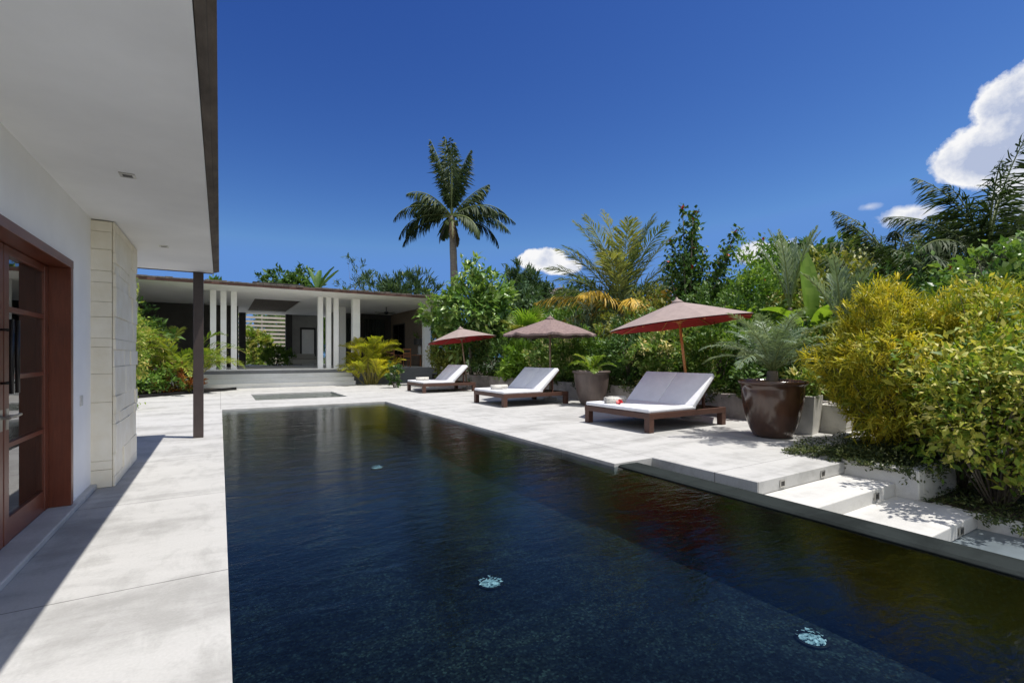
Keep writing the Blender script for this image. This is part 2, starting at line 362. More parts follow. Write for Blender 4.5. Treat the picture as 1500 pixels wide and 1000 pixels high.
class Leaves:
    def __init__(s): s.v = []; s.f = []; s.r = []; s.n = 0
    def add(s, P, D, U, L, W, rnd, kind='leaf'):
        tv, tf = TPL[kind]; n = len(P)
        if n == 0: return s
        L = np.broadcast_to(np.asarray(L, float), (n,)); W = np.broadcast_to(np.asarray(W, float), (n,))
        D = unit(D); S = unit(np.cross(D, U)); Nn = np.cross(S, D)
        v = (P[:, None, :] + D[:, None, :]*(L[:, None]*tv[None, :, 0])[..., None] + S[:, None, :]*(W[:, None]*tv[None, :, 1])[..., None]
             + Nn[:, None, :]*(L[:, None]*tv[None, :, 2])[..., None])
        s.v.append(v.reshape(-1, 3)); k = len(tv)
        s.f.append((tf[None]+(np.arange(n)*k+s.n)[:, None, None]).reshape(-1, 3)); s.n += n*k
        s.r.append(np.repeat(np.clip(rnd, 0, 1), len(tf))); return s
    def build(s, name, mat, parent=None):
        v = np.concatenate(s.v).astype(np.float32); f = np.concatenate(s.f).astype(np.int32); r = np.concatenate(s.r).astype(np.float32)
        me = bpy.data.meshes.new(name); me.vertices.add(len(v)); me.vertices.foreach_set('co', v.ravel())
        me.loops.add(f.size); me.loops.foreach_set('vertex_index', f.ravel())
        me.polygons.add(len(f)); me.polygons.foreach_set('loop_start', np.arange(0, f.size, 3, dtype=np.int32))
        me.update(calc_edges=True); me.validate()
        a = me.attributes.new('rnd', 'FLOAT', 'FACE'); a.data.foreach_set('value', r)
        return link(name, me, mat, parent)
def crown(rng, c, rad, ncl, nl, L, W, kind='leaf', spread=.35, shell=.55, lump=.3, up=.35, flat=0, lv=None, droop=0, cmin=-1.0):
    """leaf sprays at branch tips through an uneven ellipsoidal volume; returns leaves and tip positions"""
    lv = lv or Leaves(); c = np.array(c, float); rad = np.array(rad, float)
    d = unit(rng.normal(size=(ncl, 3))); d[:, 2] = np.where(d[:, 2] < cmin, -d[:, 2], d[:, 2])
    ph = rng.uniform(0, 6.28, (3, 3)); q = d*2.6
    ls = 1+lump*(np.sin(q[:, 0]*1.7+ph[0, 0])*np.sin(q[:, 1]*1.9+ph[0, 1])+.7*np.sin(q[:, 2]*2.3+ph[1, 0]+q[:, 0])+.4*rng.normal(size=ncl)*.5)
    rr = shell+(1-shell)*rng.random(ncl)**.6
    T = c+d*rad*(ls*rr)[:, None]
    tone = rng.random(ncl)
    k = np.repeat(np.arange(ncl), nl); n = len(k)
    out = unit((T-c)/rad)[k]
    P = T[k]+rng.normal(size=(n, 3))*spread*.45*rad.mean()*.4
    D = out*.7+rng.normal(size=(n, 3))*.65; D[:, 2] += up-droop
    U = np.tile((0, 0, 1.), (n, 1))+out*.5+rng.normal(size=(n, 3))*(.55-flat)
    sz = rng.uniform(.5, 1.35, n)*rng.uniform(.75, 1.25, ncl)[k]
    lv.add(P, D, U, L*sz, W*sz, tone[k]*.6+rng.random(n)*.45, kind)
    return lv, T
def branches(rng, base, T, r0, k=14, sides=5, trunk_h=None):
    m = MB(); base = Vector(base); sel = rng.choice(len(T), min(k, len(T)), replace=False)
    for i in sel:
        t = Vector(T[i]); s0 = base+Vector((rng.normal()*r0*2, rng.normal()*r0*2, 0))
        mid = s0.lerp(t, .5)+Vector((rng.normal()*.08, rng.normal()*.08, .12))*(t-s0).length*.5
        m.tube([s0, mid, t], [r0, r0*.65, r0*.2], sides)
    return m
ROOTS = {}
def shrub(name, label, cat, loc, rx, ry, z0, z1, mat, L, W, ncl=260, nl=22, kind='leaf', seed=1, group=None, k=16, r0=.025, spread=.35, up=.35,
          extra=None, flower=None, trunk=None, lump=.3, droop=0, shell=.5, cmin=-1.0):
    rng = np.random.default_rng(seed); t = thing(name, label, cat, loc, 0, group)
    c = (0, 0, (z0+z1)/2); rad = (rx, ry, (z1-z0)/2)
    lv, T = crown(rng, c, rad, ncl, nl, L, W, kind, spread, up=up, lump=lump, droop=droop, shell=shell, cmin=cmin)
    lv.build('foliage' if cat != 'tree' else 'crown', mat, t)
    if trunk:
        top = Vector((rng.normal()*.2, rng.normal()*.2, z0+(z1-z0)*.35)); m = MB()
        m.tube([(0, 0, -.3), (top.x*.4+.05, top.y*.4, top.z*.5), top], [trunk, trunk*.8, trunk*.5], 8)
        m2 = branches(rng, top, T, trunk*.25, k); m.add(m2.v, m2.f)
        m.build('trunk', M['bark'], t, smooth=True)
    else: branches(rng, (0, 0, -.15), T, r0, k).build('branches', M['bark'], t, smooth=True)
    if extra:
        emat, ncl2, frac, en = extra
        lv, _ = crown(rng, c, tuple(x*frac for x in rad), ncl2, nl, L, W, kind, spread, up=up, lump=lump, shell=.85)
        lv.build(en, emat, t)
    if flower:
        nf, size, fmat = flower
        proto = None; order = rng.permutation(len(T))
        out = [i for i in order if T[i][0] < .3*rx][:nf]
        for i in out:
            if proto is None:
                fl = Leaves(); n = 6; a = np.arange(n)*2*np.pi/n
                D = np.stack([np.cos(a), np.sin(a), np.full(n, .5)], 1)
                fl.add(np.zeros((n, 3)), D, np.tile((0, 0, 1.), (n, 1)), size, size*.75, rng.random(n), 'broad')
                proto = fl.build('flower', fmat, t); o = proto
            else:
                o = proto.copy(); col.objects.link(o); o.parent = t
            p = np.array(c)+(T[i]-np.array(c))*1.06
            o.location = p; o.rotation_euler = (rng.normal()*.5, rng.normal()*.6-.7, rng.random()*6)
    return t
def frond(rng, az, el, length, droop, nleaf=30, ll=.6, lw=.035, hang=.5, ang=55, mat=None, parent=None, base=(0, 0, 0), stemr=.018, stemmat=None,
          name='frond', start=.16, tone=None, curl=1.6, roll=0, taper=.25, vee=.35, jit=5):
    """one pinnate leaf: an arching rachis with two rows of leaflets"""
    k = 14; p = Vector(base); pts = [p.copy()]; tans = []
    for i in range(k):
        t = (i+.5)/k; e = el-droop*t**curl; a = az+roll*t*t
        d = Vector((math.cos(e)*math.cos(a), math.cos(e)*math.sin(a), math.sin(e))); tans.append(d)
        p = p+d*(length/k); pts.append(p.copy())
    pts_n = np.array(pts); tn = np.array(tans+[tans[-1]])
    ts = np.linspace(start, .99, nleaf); ts = np.repeat(ts, 2); side = np.tile((1., -1.), nleaf)
    ts = np.clip(ts+rng.normal(size=len(ts))*.004, 0, .995)
    f = ts*k; i0 = f.astype(int); fr = (f-i0)[:, None]
    P = pts_n[i0]*(1-fr)+pts_n[np.minimum(i0+1, k)]*fr; Tn = tn[i0]
    S = unit(np.cross(Tn, np.tile((0, 0, 1.), (len(ts), 1)))); S = np.where(np.linalg.norm(S, axis=1, keepdims=True) < .5, np.array([[1., 0, 0]]), S)
    Up = unit(np.cross(S, Tn)); A = np.radians(ang*(1-.35*ts)+rng.normal(size=len(ts))*jit)[:, None]
    D = Tn*np.cos(A)+S*side[:, None]*np.sin(A)+Up*vee+rng.normal(size=(len(ts), 3))*.07
    D[:, 2] -= hang*rng.uniform(.6, 1.35, len(ts))
    prof = np.sin(np.clip((ts-start)/(1-start), 0, 1)*np.pi*.86+.32)**.8*(1-taper*ts)
    Ln = ll*np.clip(prof, .15, 1)*rng.uniform(.85, 1.1, len(ts))
    lv = Leaves(); tone = rng.random() if tone is None else tone
    lv.add(P, D, Up+rng.normal(size=(len(ts), 3))*.15, Ln, lw*rng.uniform(.8, 1.2, len(ts)), tone*.6+rng.random(len(ts))*.4, 'strip')
    o = lv.build(name, mat, parent)
    s = MB().tube([tuple(q) for q in pts], [stemr*(1-.85*i/k)+.002 for i in range(k+1)], 5)
    me = bpy.data.meshes.new('rachis'); me.from_pydata(s.v, [], s.f); me.update()
    ro = link('rachis', me, stemmat or M['stem'], o)
    return o
def palm(name, label, loc, h, fr, mat, seed, r=.16, lean=(0, 0), group=None, cat='palm tree', bark=None, **kw):
    """fr = list of (azimuth, elevation, length, droop, options)"""
    rng = np.random.default_rng(seed); t = thing(name, label, cat, loc, 0, group)
    top = Vector((lean[0], lean[1], h))
    if h > .05:
        n = 14; pts = []; rad = []
        for i in range(n+1):
            q = i/n; pts.append((lean[0]*q*q, lean[1]*q*q, h*q-.3*(1-q))); rad.append(r*(1.25-.45*q)*(1+.05*(i % 2)))
        MB().tube(pts, rad, 10).build('trunk', bark or M['palmbark'], t, smooth=True)
    for az, el, ln, dr, op in fr:
        o = dict(kw); o.update(op); m2 = o.pop('mat', mat)
        off = o.pop('off', (0, 0, 0))
        frond(rng, R(az), R(el), ln, R(dr), mat=m2, parent=t, base=tuple(top+Vector(off)), **o)
    return t, top

# ================================================================ SETTING
def struct(o): o['kind'] = 'structure'; return o
struct(cells([-600, -9, 9.7, 600], [-600, -7, 16.2, 900], lambda x, y: not (-9 < x < 9.7 and -7 < y < 16.2), -.6, -.06).build('ground', M['grass']))
# concrete deck with the long pool, the square plunge pool and the stepped corner left open
PY0 = .36                                                             # near end of the pool, unseen; added sunlit deck beyond bounces light up
def deckfill(x, y):
    if y < PY0: return x < 5.48
    if .05 < x < 4.72 and y < 15.9: return False
    if 1.05 < x < 4.1 and 18.6 < y < 21.7: return False
    if x > 4.72 and y < 3.35: return False
    if 4.72 < x < 5.48 and y < 4.98: return False
    if x > 7.6 and y < 4.15: return False
    return True
struct(cells([-9, .05, 1.05, 4.1, 4.72, 5.48, 7.6, 10.7], [-6, PY0, 3.35, 4.15, 4.98, 15.9, 18.6, 21.7, 28.5], deckfill, -.16, 0).build('pool_deck', M['deck'], bevel=.006))
b = MB(); b.box(-.05, 5.18, PY0, 16, -1.05, -.9)                     # pool shell: floor and walls
b.box(-.1, .045, PY0, 16, -.9, -.165); b.box(4.83, 5.2, 4.99, 16, -.9, -.165); b.box(-.1, 5.2, 15.96, 16.2, -.9, -.165); b.box(4.80, 5.18, PY0, 4.985, -.9, -.07)
b.box(-.1, 5.18, PY0-.1, PY0-.005, -.9, -.165); struct(b.build('pool_basin', M['poolstone']))
b = MB(); b.box(.9, 4.3, 18.4, 21.9, -.9, -.8); b.box(.95, 1.045, 18.5, 21.8, -.8, -.165); b.box(4.105, 4.2, 18.5, 21.8, -.8, -.165); b.box(1, 4.2, 21.705, 21.8, -.8, -.165)
struct(b.build('plunge_pool_basin', M['poolstone']))
def sheet(x0, x1, y0, y1, z, name, mat):
    me = bpy.data.meshes.new(name); me.from_pydata([(x0, y0, z), (x1, y0, z), (x1, y1, z), (x0, y1, z)], [], [(0, 1, 2, 3)]); return struct(link(name, me, mat))
sheet(.047, 4.815, PY0, 15.95, -.05, 'pool_water', M['water']); sheet(1.048, 4.102, 18.55, 21.702, -.05, 'plunge_pool_water', M['water'])
b = MB(); b.prism([(4.79, -.069), (4.79, -.04), (4.83, -.022), (5.16, -.03), (5.2, -.05), (5.2, -.069)], PY0, 4.978)
struct(b.build('pool_rim', M['rim'], bevel=.008))
b = MB(); b.box(5.2, 7.6, PY0, 4.99, -.65, -.5); b.box(5.181, 5.199, PY0, 4.985, -.65, -.071)
struct(b.build('overflow_gutter', M['gutter']))
# steps down beside the pool
b = MB(); b.box(5.484, 7.6, 1.93, 2.75, -.497, -.33); b.box(5.482, 7.6, 2.75, 3.36, -.497, -.165); b.box(5.49, 7.6, 3.36, 4.97, -.497, -.162)
struct(b.build('garden_steps', M['step'], bevel=.012))
# soil of the planting beds
b = MB(); b.box(10.9, 46, 4.2, 30, -.62, .45); struct(b.build('planting_bed', M['soil']))
b = MB(); b.box(7.75, 11.8, 2.65, 4.0, -.6, -.02); b.box(7.72, 40, -6, 2.5, -.6, -.38); b.box(11.8, 40, 2.5, 4.2, -.6, .1)
struct(b.build('corner_bed_soil', M['soil']))
b = MB(); Mx = Matrix.Translation((-1.9, 22.3, 0)) @ Matrix.Rotation(R(45), 4, 'Z')
b.box(-6, 3.6, .1, 9, -.05, .06, Mx); struct(b.build('entrance_bed_soil', M['soil']))

# ================================================================ things: low walls and kerbs
t = tag(MB().box(10.6, 10.9, 4.95, 25.5, -.1, .58).build('garden_wall', M['wallstain'], bevel=.015), 'low stained concrete garden wall running behind the daybeds and urns', 'wall')
b = MB(); b.box(7.6, 7.75, 2.5, 4.15, -.55, .04); b.box(7.75, 12, 2.5, 2.65, -.55, .04); b.box(7.75, 10.6, 4.0, 4.15, -.1, .04)
tag(b.build('planter_wall', M['planter'], bevel=.015), 'raised white concrete planter edge beside the steps under the yellow croton', 'planter wall')
b = MB(); b.prism([(7.53, 2.06), (7.66, 2.42), (7.85, 2.42), (7.72, 2.04), (7.72, -6), (7.53, -6)], -.55, -.36, 'z')
tag(b.build('retaining_wall', M['planter'], bevel=.012), 'low curved retaining wall at the foot of the steps, edged with groundcover', 'retaining wall')
b = MB(); b.box(-6, 3.6, 0, .1, -.02, .12, Mx)
tag(b.build('bed_kerb', M['dark'], bevel=.01), 'dark slanting kerb along the entrance planting bed behind the post', 'kerb')
tag(MB().box(9.62, 10.55, 4.3, 4.44, -.02, .07).build('kerb_stone', M['planter'], bevel=.01), 'low pale kerb stone right of the square planter by the croton', 'kerb')

# ================================================================ things: the near house
t = thing('house', 'white rendered house with red hardwood door, stone pillar and overhanging white soffit', 'house', (-1.25, 5, 0))
def H(mb, name, mat, parent=t, **k):
    o = mb.build(name, mat, None, **k); o.parent = parent
    o.matrix_parent_inverse = Matrix.Translation((1.25, -5, 0)) if parent is t else Matrix.Identity(4)
    return o
b = MB(); b.box(-1.5, -1.25, -6, 3.9, 0, 3.07); b.box(-1.5, -1.25, 3.9, 6.28, 2.44, 3.07); b.box(-1.5, -1.25, 6.28, 8.8, 0, 3.07)
b.box(-6.5, -1.5, 8.6, 8.8, 0, 3.07); b.box(-6.7, -6.5, -6, 8.8, 0, 3.07); b.box(-6.5, -1.5, -6, -5.8, 0, 3.07)
H(b, 'wall', M['plaster'])
H(MB().box(-6.49, -1.505, -5.79, 8.59, .0, .05).box(-1.5, -1.19, 3.0, 7.1, .0, .055), 'threshold', M['step'], bevel=.01)
H(MB().box(-6.9, -.105, -6, 10.6, 3.062, 3.1), 'soffit', M['soffit'])
b = MB(); b.prism([(-.10, 3.075), (-.055, 3.082), (-.05, 3.09), (-.012, 3.10), (-.012, 3.16), (-3.5, 4.3), (-6.9, 3.16), (-6.9, 3.11), (-.1, 3.11)], -6, 10.66)
b.box(-6.9, -.1, 10.605, 10.64, 3.05, 3.105)
H(b, 'roof', M['shingle'])
H(MB().box(-.42, -.26, 10.55, 10.69, 0, 3.055), 'post', M['post'], bevel=.006)
# stone pillar of coursed blocks standing proud by different amounts
b = MB(); b.box(-1.255, -1.06, 7.14, 8.78, 0, 3.055); H(b, 'pillar_core', M['mortar'])
b = MB(); rng = random.Random(4); z = 0.0
hs_ = [.2, .1, .66, .32, .3, .1, .24, .17, .22, .13, .24, .2, .12]; hs_ = [h*3.05/sum(hs_) for h in hs_]
for h in hs_:
    pr = rng.uniform(0, .012)
    b.box(-1.256+.001, -1.062-.0, 7.115-pr*.6, 7.30, z+.0015, z+h-.0015)
    z += h
z = 0.0
while z < 3.0:
    h = min(rng.choice([.12, .16, .2, .26, .34]), 3.05-z)
    if 3.05-z-h < .08: h = 3.05-z
    y = 7.12
    while y < 8.78:
        l = rng.uniform(.25, .8); y1 = min(y+l, 8.8)
        if 8.8-y1 < .15: y1 = 8.8
        dz = rng.choice([0, 0, .0])
        b.box(-1.058, -1.036+rng.choice([-.006, 0, .003, .009, .014]), y+.0015, y1-.0015, z+.0015+dz, z+h-.0015)
        y = y1
    z += h
H(b, 'stone_pillar', M['stone'], bevel=.005)
# door
D = M['door']
for y in (6.20, 3.901): H(MB().box(-1.47, -1.232, y, y+.079, .056, 2.36), 'door_jamb', D, bevel=.004)
H(MB().box(-1.47, -1.23, 3.901, 6.279, 2.36, 2.438), 'door_head', M['doory'], bevel=.004)
def leaf(y0, y1, hinge_far):
    X0, X1 = -1.445, -1.395
    b = MB(); b.box(X0, X1, y0, y0+.10, .06, 2.355); b.box(X0, X1, y1-.11, y1, .06, 2.355)
    d = H(b, 'door', D, bevel=.004)
    for z0, z1 in ((.06, .25), (.79, .83), (1.32, 1.36), (1.85, 1.89), (2.29, 2.355)): H(MB().box(X0+.004, X1-.004, y0+.1, y1-.11, z0, z1), 'rail', M['doory'], d, bevel=.003)
    for z0, z1 in ((.25, .79), (.83, 1.32), (1.36, 1.85), (1.89, 2.29)):
        H(MB().box(-1.424, -1.416, y0+.099, y1-.109, z0-.001, z1+.001), 'glass_pane', M['glass'], d)
    yh = y0+.05 if hinge_far else y1-.055
    hb = MB(); hb.tube([(-1.335, yh, 1.22), (-1.335, yh, 1.78)], .014, 10); hb.tube([(-1.395, yh, 1.3), (-1.335, yh, 1.3)], .009, 8); hb.tube([(-1.395, yh, 1.7), (-1.335, yh, 1.7)], .009, 8)
    H(hb, 'pull_handle', M['dark'], d, smooth=True)
    lv = MB(); lv.tube([(-1.395, yh, 1.04), (-1.345, yh, 1.04)], .012, 8); lv.tube([(-1.345, yh-.01, 1.04), (-1.345, yh+.11, 1.045)], .011, 8); lv.box(-1.395, -1.39, yh-.025, yh+.025, .94, 1.1)
    H(lv, 'lever_handle', M['steel'], d)
leaf(5.1, 6.195, True); leaf(3.985, 5.08, False)
b = MB(); n = 40                                                  # folded curtain behind the glass
pts = [(-1.72+.05*math.sin(i*1.35), 5.62+i*.021) for i in range(n)]
for i in range(n-1): b.add([(*pts[i], .08), (*pts[i+1], .08), (*pts[i+1], 2.5), (*pts[i], 2.5)], [(0, 1, 2, 3)])
H(b, 'curtain', M['curtain'], smooth=True)
H(MB().box(-1.25, -1.24, 6.62, 6.72, .98, 1.09), 'light_switch', M['planter'], bevel=.004)
for y in (5.25, 8.37, 2.1):
    f = H(cells([-.735, -.715, -.645, -.625], [y-.06, y-.04, y+.04, y+.06], lambda x, yy, y=y: not (abs(x+.68) < .03 and abs(yy-y) < .035), 3.054, 3.062), 'downlight', M['steel'])
    H(MB().box(-.714, -.646, y-.039, y+.039, 3.058, 3.0618), 'lens', M['dark'], f)
# ================================================================ things: the open pavilion across the pool
p = thing('pavilion', 'open white pavilion with slim columns, flat white ceiling and wide front steps', 'pavilion', (3, 26, 0))
def Pv(mb, name, mat, parent=None, **k):
    o = mb.build(name, mat, None, **k); o.parent = parent or p
    if not parent: o.matrix_parent_inverse = Matrix.Translation((-3, -26, 0))
    return o
PZ = .85
Pv(MB().box(-7, 11.6, 27.06, 41, -.05, PZ), 'platform', M['plinth'], bevel=.01)
Pv(MB().box(-6.99, 11.59, 27.25, 40.99, PZ+.0005, PZ+.006), 'floor', M['pavstep'])
b = MB()
for i in range(4):
    zz = PZ/4*(i+1); y = 26.0+i*.36
    b.box(-3.5, 6.15, y, 27.055 if i < 3 else 28.3, zz-PZ/4+.001 if i else 0, zz if i < 3 else PZ+.012); b.box(-3.5, 6.15, y-.03, y+.02, zz-.045, zz+.001 if i < 3 else PZ+.0125)
Pv(b, 'steps', M['pavstep'], bevel=.004)
for x in (-.28, .15, .59, 4.62, 5.04, 5.43): Pv(MB().box(x-.125, x+.125, 27.3, 27.6, PZ+.007, 4.7), 'column', M['pavwhite'], bevel=.006)
for x, y in ((6.5, 27.3), (10.7, 27.3), (6.75, 32), (-3.4, 27.3)): Pv(MB().box(x-.2, x+.2, y, y+.4, PZ+.001, 4.7), 'column', M['pavwhite'], bevel=.006)
hole = lambda x, y: not (1.65 < x < 4.05 and 30.1 < y < 38)
Pv(cells([-7.2, 1.65, 4.05, 12.2], [25.0, 30.1, 38, 41.2], hole, 4.7, 4.76), 'ceiling', M['pavwhite'])
b = MB(); b.box(1.55, 1.648, 30, 38.1, 4.765, 5.6); b.box(4.052, 4.15, 30, 38.1, 4.765, 5.6); b.box(1.65, 4.05, 30, 30.098, 4.765, 5.6); b.box(1.65, 4.05, 38.002, 38.1, 4.765, 5.6); b.box(1.55, 4.15, 30, 38.1, 5.6, 5.65)
for i in range(9): b.box(1.66, 4.04, 30.6+i*.85, 30.68+i*.85, 5.2, 5.4)
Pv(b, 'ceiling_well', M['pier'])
b = MB(); b.prism([(24.93, 4.765), (24.93, 4.82), (25.4, 4.9), (33, 5.5), (41.4, 4.9), (41.4, 4.765)], -7.5, 12.5, 'x'); Pv(b, 'roof', M['shingle'])
Pv(MB().box(-7.5, 12.5, 24.9, 24.985, 4.70, 4.80), 'fascia', M['shinglebrown'], bevel=.005)
b = MB(); rg = random.Random(8)
for i in range(70): 
    x = -7.4+i*.285; b.box(x, x+.27, 24.86+rg.random()*.04, 25.3, 4.805+rg.random()*.01, 4.85+rg.random()*.05)
Pv(b, 'eave_shingles', M['shingle'])
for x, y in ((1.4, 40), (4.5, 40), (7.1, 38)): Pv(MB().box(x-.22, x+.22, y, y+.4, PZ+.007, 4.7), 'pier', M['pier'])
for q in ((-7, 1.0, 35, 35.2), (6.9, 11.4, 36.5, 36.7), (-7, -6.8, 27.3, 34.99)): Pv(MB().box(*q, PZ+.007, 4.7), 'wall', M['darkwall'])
Pv(MB().box(4.75, 6.9, 40.2, 40.4, PZ, 4.7), 'grey_wall', M['greywall'])
b = MB(); b.box(11.3, 11.5, 30.0, 36.5, PZ, 4.7); Pv(b, 'side_wall', M['brownwall'])
b = MB(); b.box(11.27, 11.3, 33.2, 35.9, PZ+.1, 3.9); wnd = Pv(b, 'side_window', M['pier'])
Pv(MB().box(11.255, 11.27, 33.3, 34.5, PZ+.2, 3.8).box(11.255, 11.27, 34.6, 35.8, PZ+.2, 3.8), 'glass_pane', M['glass'], wnd)
dw = Pv(MB().box(5.3, 5.42, 40.1, 40.2, PZ, 3.6).box(6.3, 6.42, 40.1, 40.2, PZ, 3.6).box(5.3, 6.42, 40.1, 40.2, 3.6, 3.75), 'door_frame', M['pier'])
Pv(MB().box(5.42, 6.3, 40.12, 40.19, PZ+.01, 3.59), 'rear_door', M['pavwhite'])
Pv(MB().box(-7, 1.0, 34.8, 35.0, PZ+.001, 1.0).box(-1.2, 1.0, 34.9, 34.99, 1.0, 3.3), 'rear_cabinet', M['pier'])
b = MB(); rg = random.Random(3)
for x0 in (7.4, 9.2):
    q = [(x0+i*.04, 36.3+.05*math.sin(i*1.3)) for i in range(40)]
    for i in range(39): b.add([(*q[i], PZ+.02), (*q[i+1], PZ+.02), (*q[i+1], 4.3), (*q[i], 4.3)], [(0, 1, 2, 3)])
Pv(b, 'curtain', M['curtain'], smooth=True)
# courtyard behind
sheet(-6, 20, 41.05, 60, .6, 'courtyard_paving', M['step'])
t = thing('slatted_screen', 'pale horizontal slat screen in the courtyard behind the pavilion', 'screen', (3.2, 48, .6))
for i in range(12):
    z = .3+i*.36; tag(MB().box(-2.6, 2.6, -.03, .03, z, z+.2).build('slat', M['slat'], t))
for x in (-2.5, 0, 2.5): MB().box(x-.06, x+.06, .031, .12, 0, 4.6).build('screen_post', M['slat'], t)
# ceiling fan
t = thing('ceiling_fan', 'dark ceiling fan hanging from the pavilion ceiling on the right', 'ceiling fan', (9.2, 30.7, 4.695))
MB().tube([(0, 0, 0), (0, 0, -.3)], .025, 8).build('rod', M['dark'], t); MB().lathe([(0, -.3), (.12, -.3), (.15, -.36), (.14, -.43), (.05, -.47), (0, -.47)], 20).build('motor', M['dark'], t, smooth=True)
for i in range(4):
    a = R(20+90*i); MB().box(.12, .85, -.07, .07, -.40, -.385, Matrix.Rotation(a, 4, 'Z')).build('blade', M['dark'], t)
# dining table and chairs, lamp, sofa
t = thing('dining_table', 'orange teak dining table on the pavilion platform at the right', 'table', (10.35, 29.3, PZ))
MB().box(-.9, .9, -.5, .5, .71, .76).build('tabletop', M['orangewood'], t, bevel=.006)
for sx in (-.8, .8):
    for sy in (-.42, .42): MB().box(sx-.045, sx+.045, sy-.045, sy+.045, 0, .71).build('leg', M['orangewood'], t)
def chair(label, loc, rz):
    t = thing('dining_chair', label, 'chair', loc, rz, 'dining chairs in the pavilion')
    MB().box(-.25, .25, -.25, .25, .42, .46).build('seat', M['orangewood'], t, bevel=.006)
    for sx in (-.22, .22): MB().box(sx-.025, sx+.025, .2, .25, 0, .42).build('leg', M['orangewood'], t); MB().box(sx-.025, sx+.025, -.25, -.2, 0, 1.15).build('leg', M['orangewood'], t)
    b = MB()
    for z in (.6, .8, 1.05): b.box(-.195, .195, -.245, -.215, z, z+.09)
    b.build('backrest', M['orangewood'], t)
    return t
chair('orange teak dining chair left of the table, nearest the yellow palm', (8.75, 28.6, PZ), R(0))
chair('orange teak dining chair in front of the dining table beside the lamp', (9.75, 28.5, PZ), R(0))
t = thing('table_lamp', 'dark shaded lamp on a pale column foot beside the dining table', 'lamp', (10.75, 28.8, PZ+.765))
MB().lathe([(0, 0), (.16, 0), (.16, .04), (.11, .06), (.11, .55), (.03, .57), (.03, .7), (0, .7)], 18).build('lamp_foot', M['greywall'], t, smooth=False)
MB().lathe([(.36, .62), (.36, 1.0), (.35, 1.0), (.35, .62), (.36, .62)], 24).build('lamp_shade', M['pier'], t)
t = thing('sofa', 'grey upholstered sofa at the back of the pavilion between the piers', 'sofa', (5.2, 37.6, PZ))
MB().box(-.8, .8, -.4, .4, .08, .42).build('seat', M['sofa'], t, bevel=.04); MB().box(-.8, .8, .25, .45, .42, .85).build('backrest', M['sofa'], t, bevel=.05)
for s in (-.9, .9): MB().box(s-.1, s+.1, -.42, .45, .08, .65).build('armrest', M['sofa'], t, bevel=.04)
t = thing('lounge_chair', 'dark lounge chair in the shade behind the left columns', 'chair', (.3, 33.3, PZ), R(160))
MB().box(-.35, .35, -.35, .35, .2, .42).build('seat', M['pier'], t, bevel=.04); MB().box(-.35, .35, -.42, -.3, .3, 1.15).build('backrest', M['pier'], t, bevel=.04)
for s in (-.36, .36): MB().box(s-.04, s+.04, -.35, .3, 0, .6).build('armrest', M['pier'], t, bevel=.015)

# ================================================================ things: daybeds, towels, parasols, urns
def daybed(label, x, y):
    t = thing('daybed', label, 'daybed', (x, y, 0), 0, 'double daybeds along the pool')
    b = MB(); b.box(0, 2.4, .0, .055, .27, .385); b.box(0, 2.4, 1.885, 1.94, .27, .385); b.build('side_rail', M['lounger'], t, bevel=.006)
    b = MB(); b.box(.0, .055, .056, 1.884, .272, .383); b.box(2.345, 2.4, .056, 1.884, .272, .383); b.build('end_rail', M['loungery'], t, bevel=.006)
    b = MB()
    for i in range(9): b.box(1.36+i*.108, 1.36+i*.108+.085, .057, 1.883, .33, .36)
    for i in range(11): b.box(.08+i*.115, .08+i*.115+.09, .057, 1.883, .33, .36)
    b.build('slats', M['loungery'], t)
    for lx in (.0, 2.265):
        for ly in (.004, 1.80): MB().box(lx+.003, lx+.135, ly, ly+.134, 0, .384).build('leg', M['lounger'], t, bevel=.006)
    m = MB(); m.box(.01, 1.43, .02, 1.92, .387, .47); m.build('mattress', M['cushion'], t, bevel=.03, seg=3, smooth=True)
    Mx = Matrix.Translation((1.38, 0, .40)) @ Matrix.Rotation(R(-44.5), 4, 'Y')
    b = MB(); b.box(0, .93, .06, .12, -.05, -.0, Mx); b.box(0, .93, 1.82, 1.88, -.05, 0, Mx)
    for i in range(7): b.box(.05+i*.125, .13+i*.125, .121, 1.819, -.035, -.01, Mx)
    b.box(1.9, 1.95, .2, .25, .34, .9); b.box(1.9, 1.95, 1.69, 1.74, .34, .9)
    b.build('backrest_frame', M['lounger'], t)
    for y0, y1 in ((.02, .9695), (.9705, 1.92)):
        m = MB(); m.box(.0, .95, y0, y1, .002, .105, Mx); m.build('back_cushion', M['cushion'], t, bevel=.022, seg=3, smooth=True)
    return t
daybed('teak daybed nearest the camera with white cushions and a red flower on its towels', 7.13, 6.55)
daybed('middle teak daybed, under the faded parasol without red lining', 7.10, 12.1)
daybed('farthest teak daybed, closest to the pavilion', 7.05, 18.5)
def towel(label, x, y, z, rz):
    t = tag(roll('rolled_towel'), label, 'towel', 'rolled towels on the daybeds')
    t.location = (x, y, z); t.rotation_euler = (0, 0, rz); return t
def roll(name):
    m = MB(); n = 40; R0 = .075; th = .014; prof = []
    for i in range(n+1):
        a = i/n*2*math.pi*3.2; r = .012+(R0-.012)*i/n; prof.append((r*math.cos(a), r*math.sin(a)+R0))
    for s in (0, 1):
        for i in range(n):
            (x0, z0), (x1, z1) = prof[i], prof[i+1]
            q = .86 if s else 1
            if not s: m.add([(x0, -.2, z0), (x1, -.2, z1), (x1, .2, z1), (x0, .2, z0)], [(0, 1, 2, 3)])
    o = m.build(name, M['towel'], None, smooth=True)
    so = o.modifiers.new('thick', 'SOLIDIFY'); so.thickness = .016
    return o
towel('rolled pale towel on the nearest daybed, pool side, with the red flower in front', 7.42, 7.85, .469, R(75))
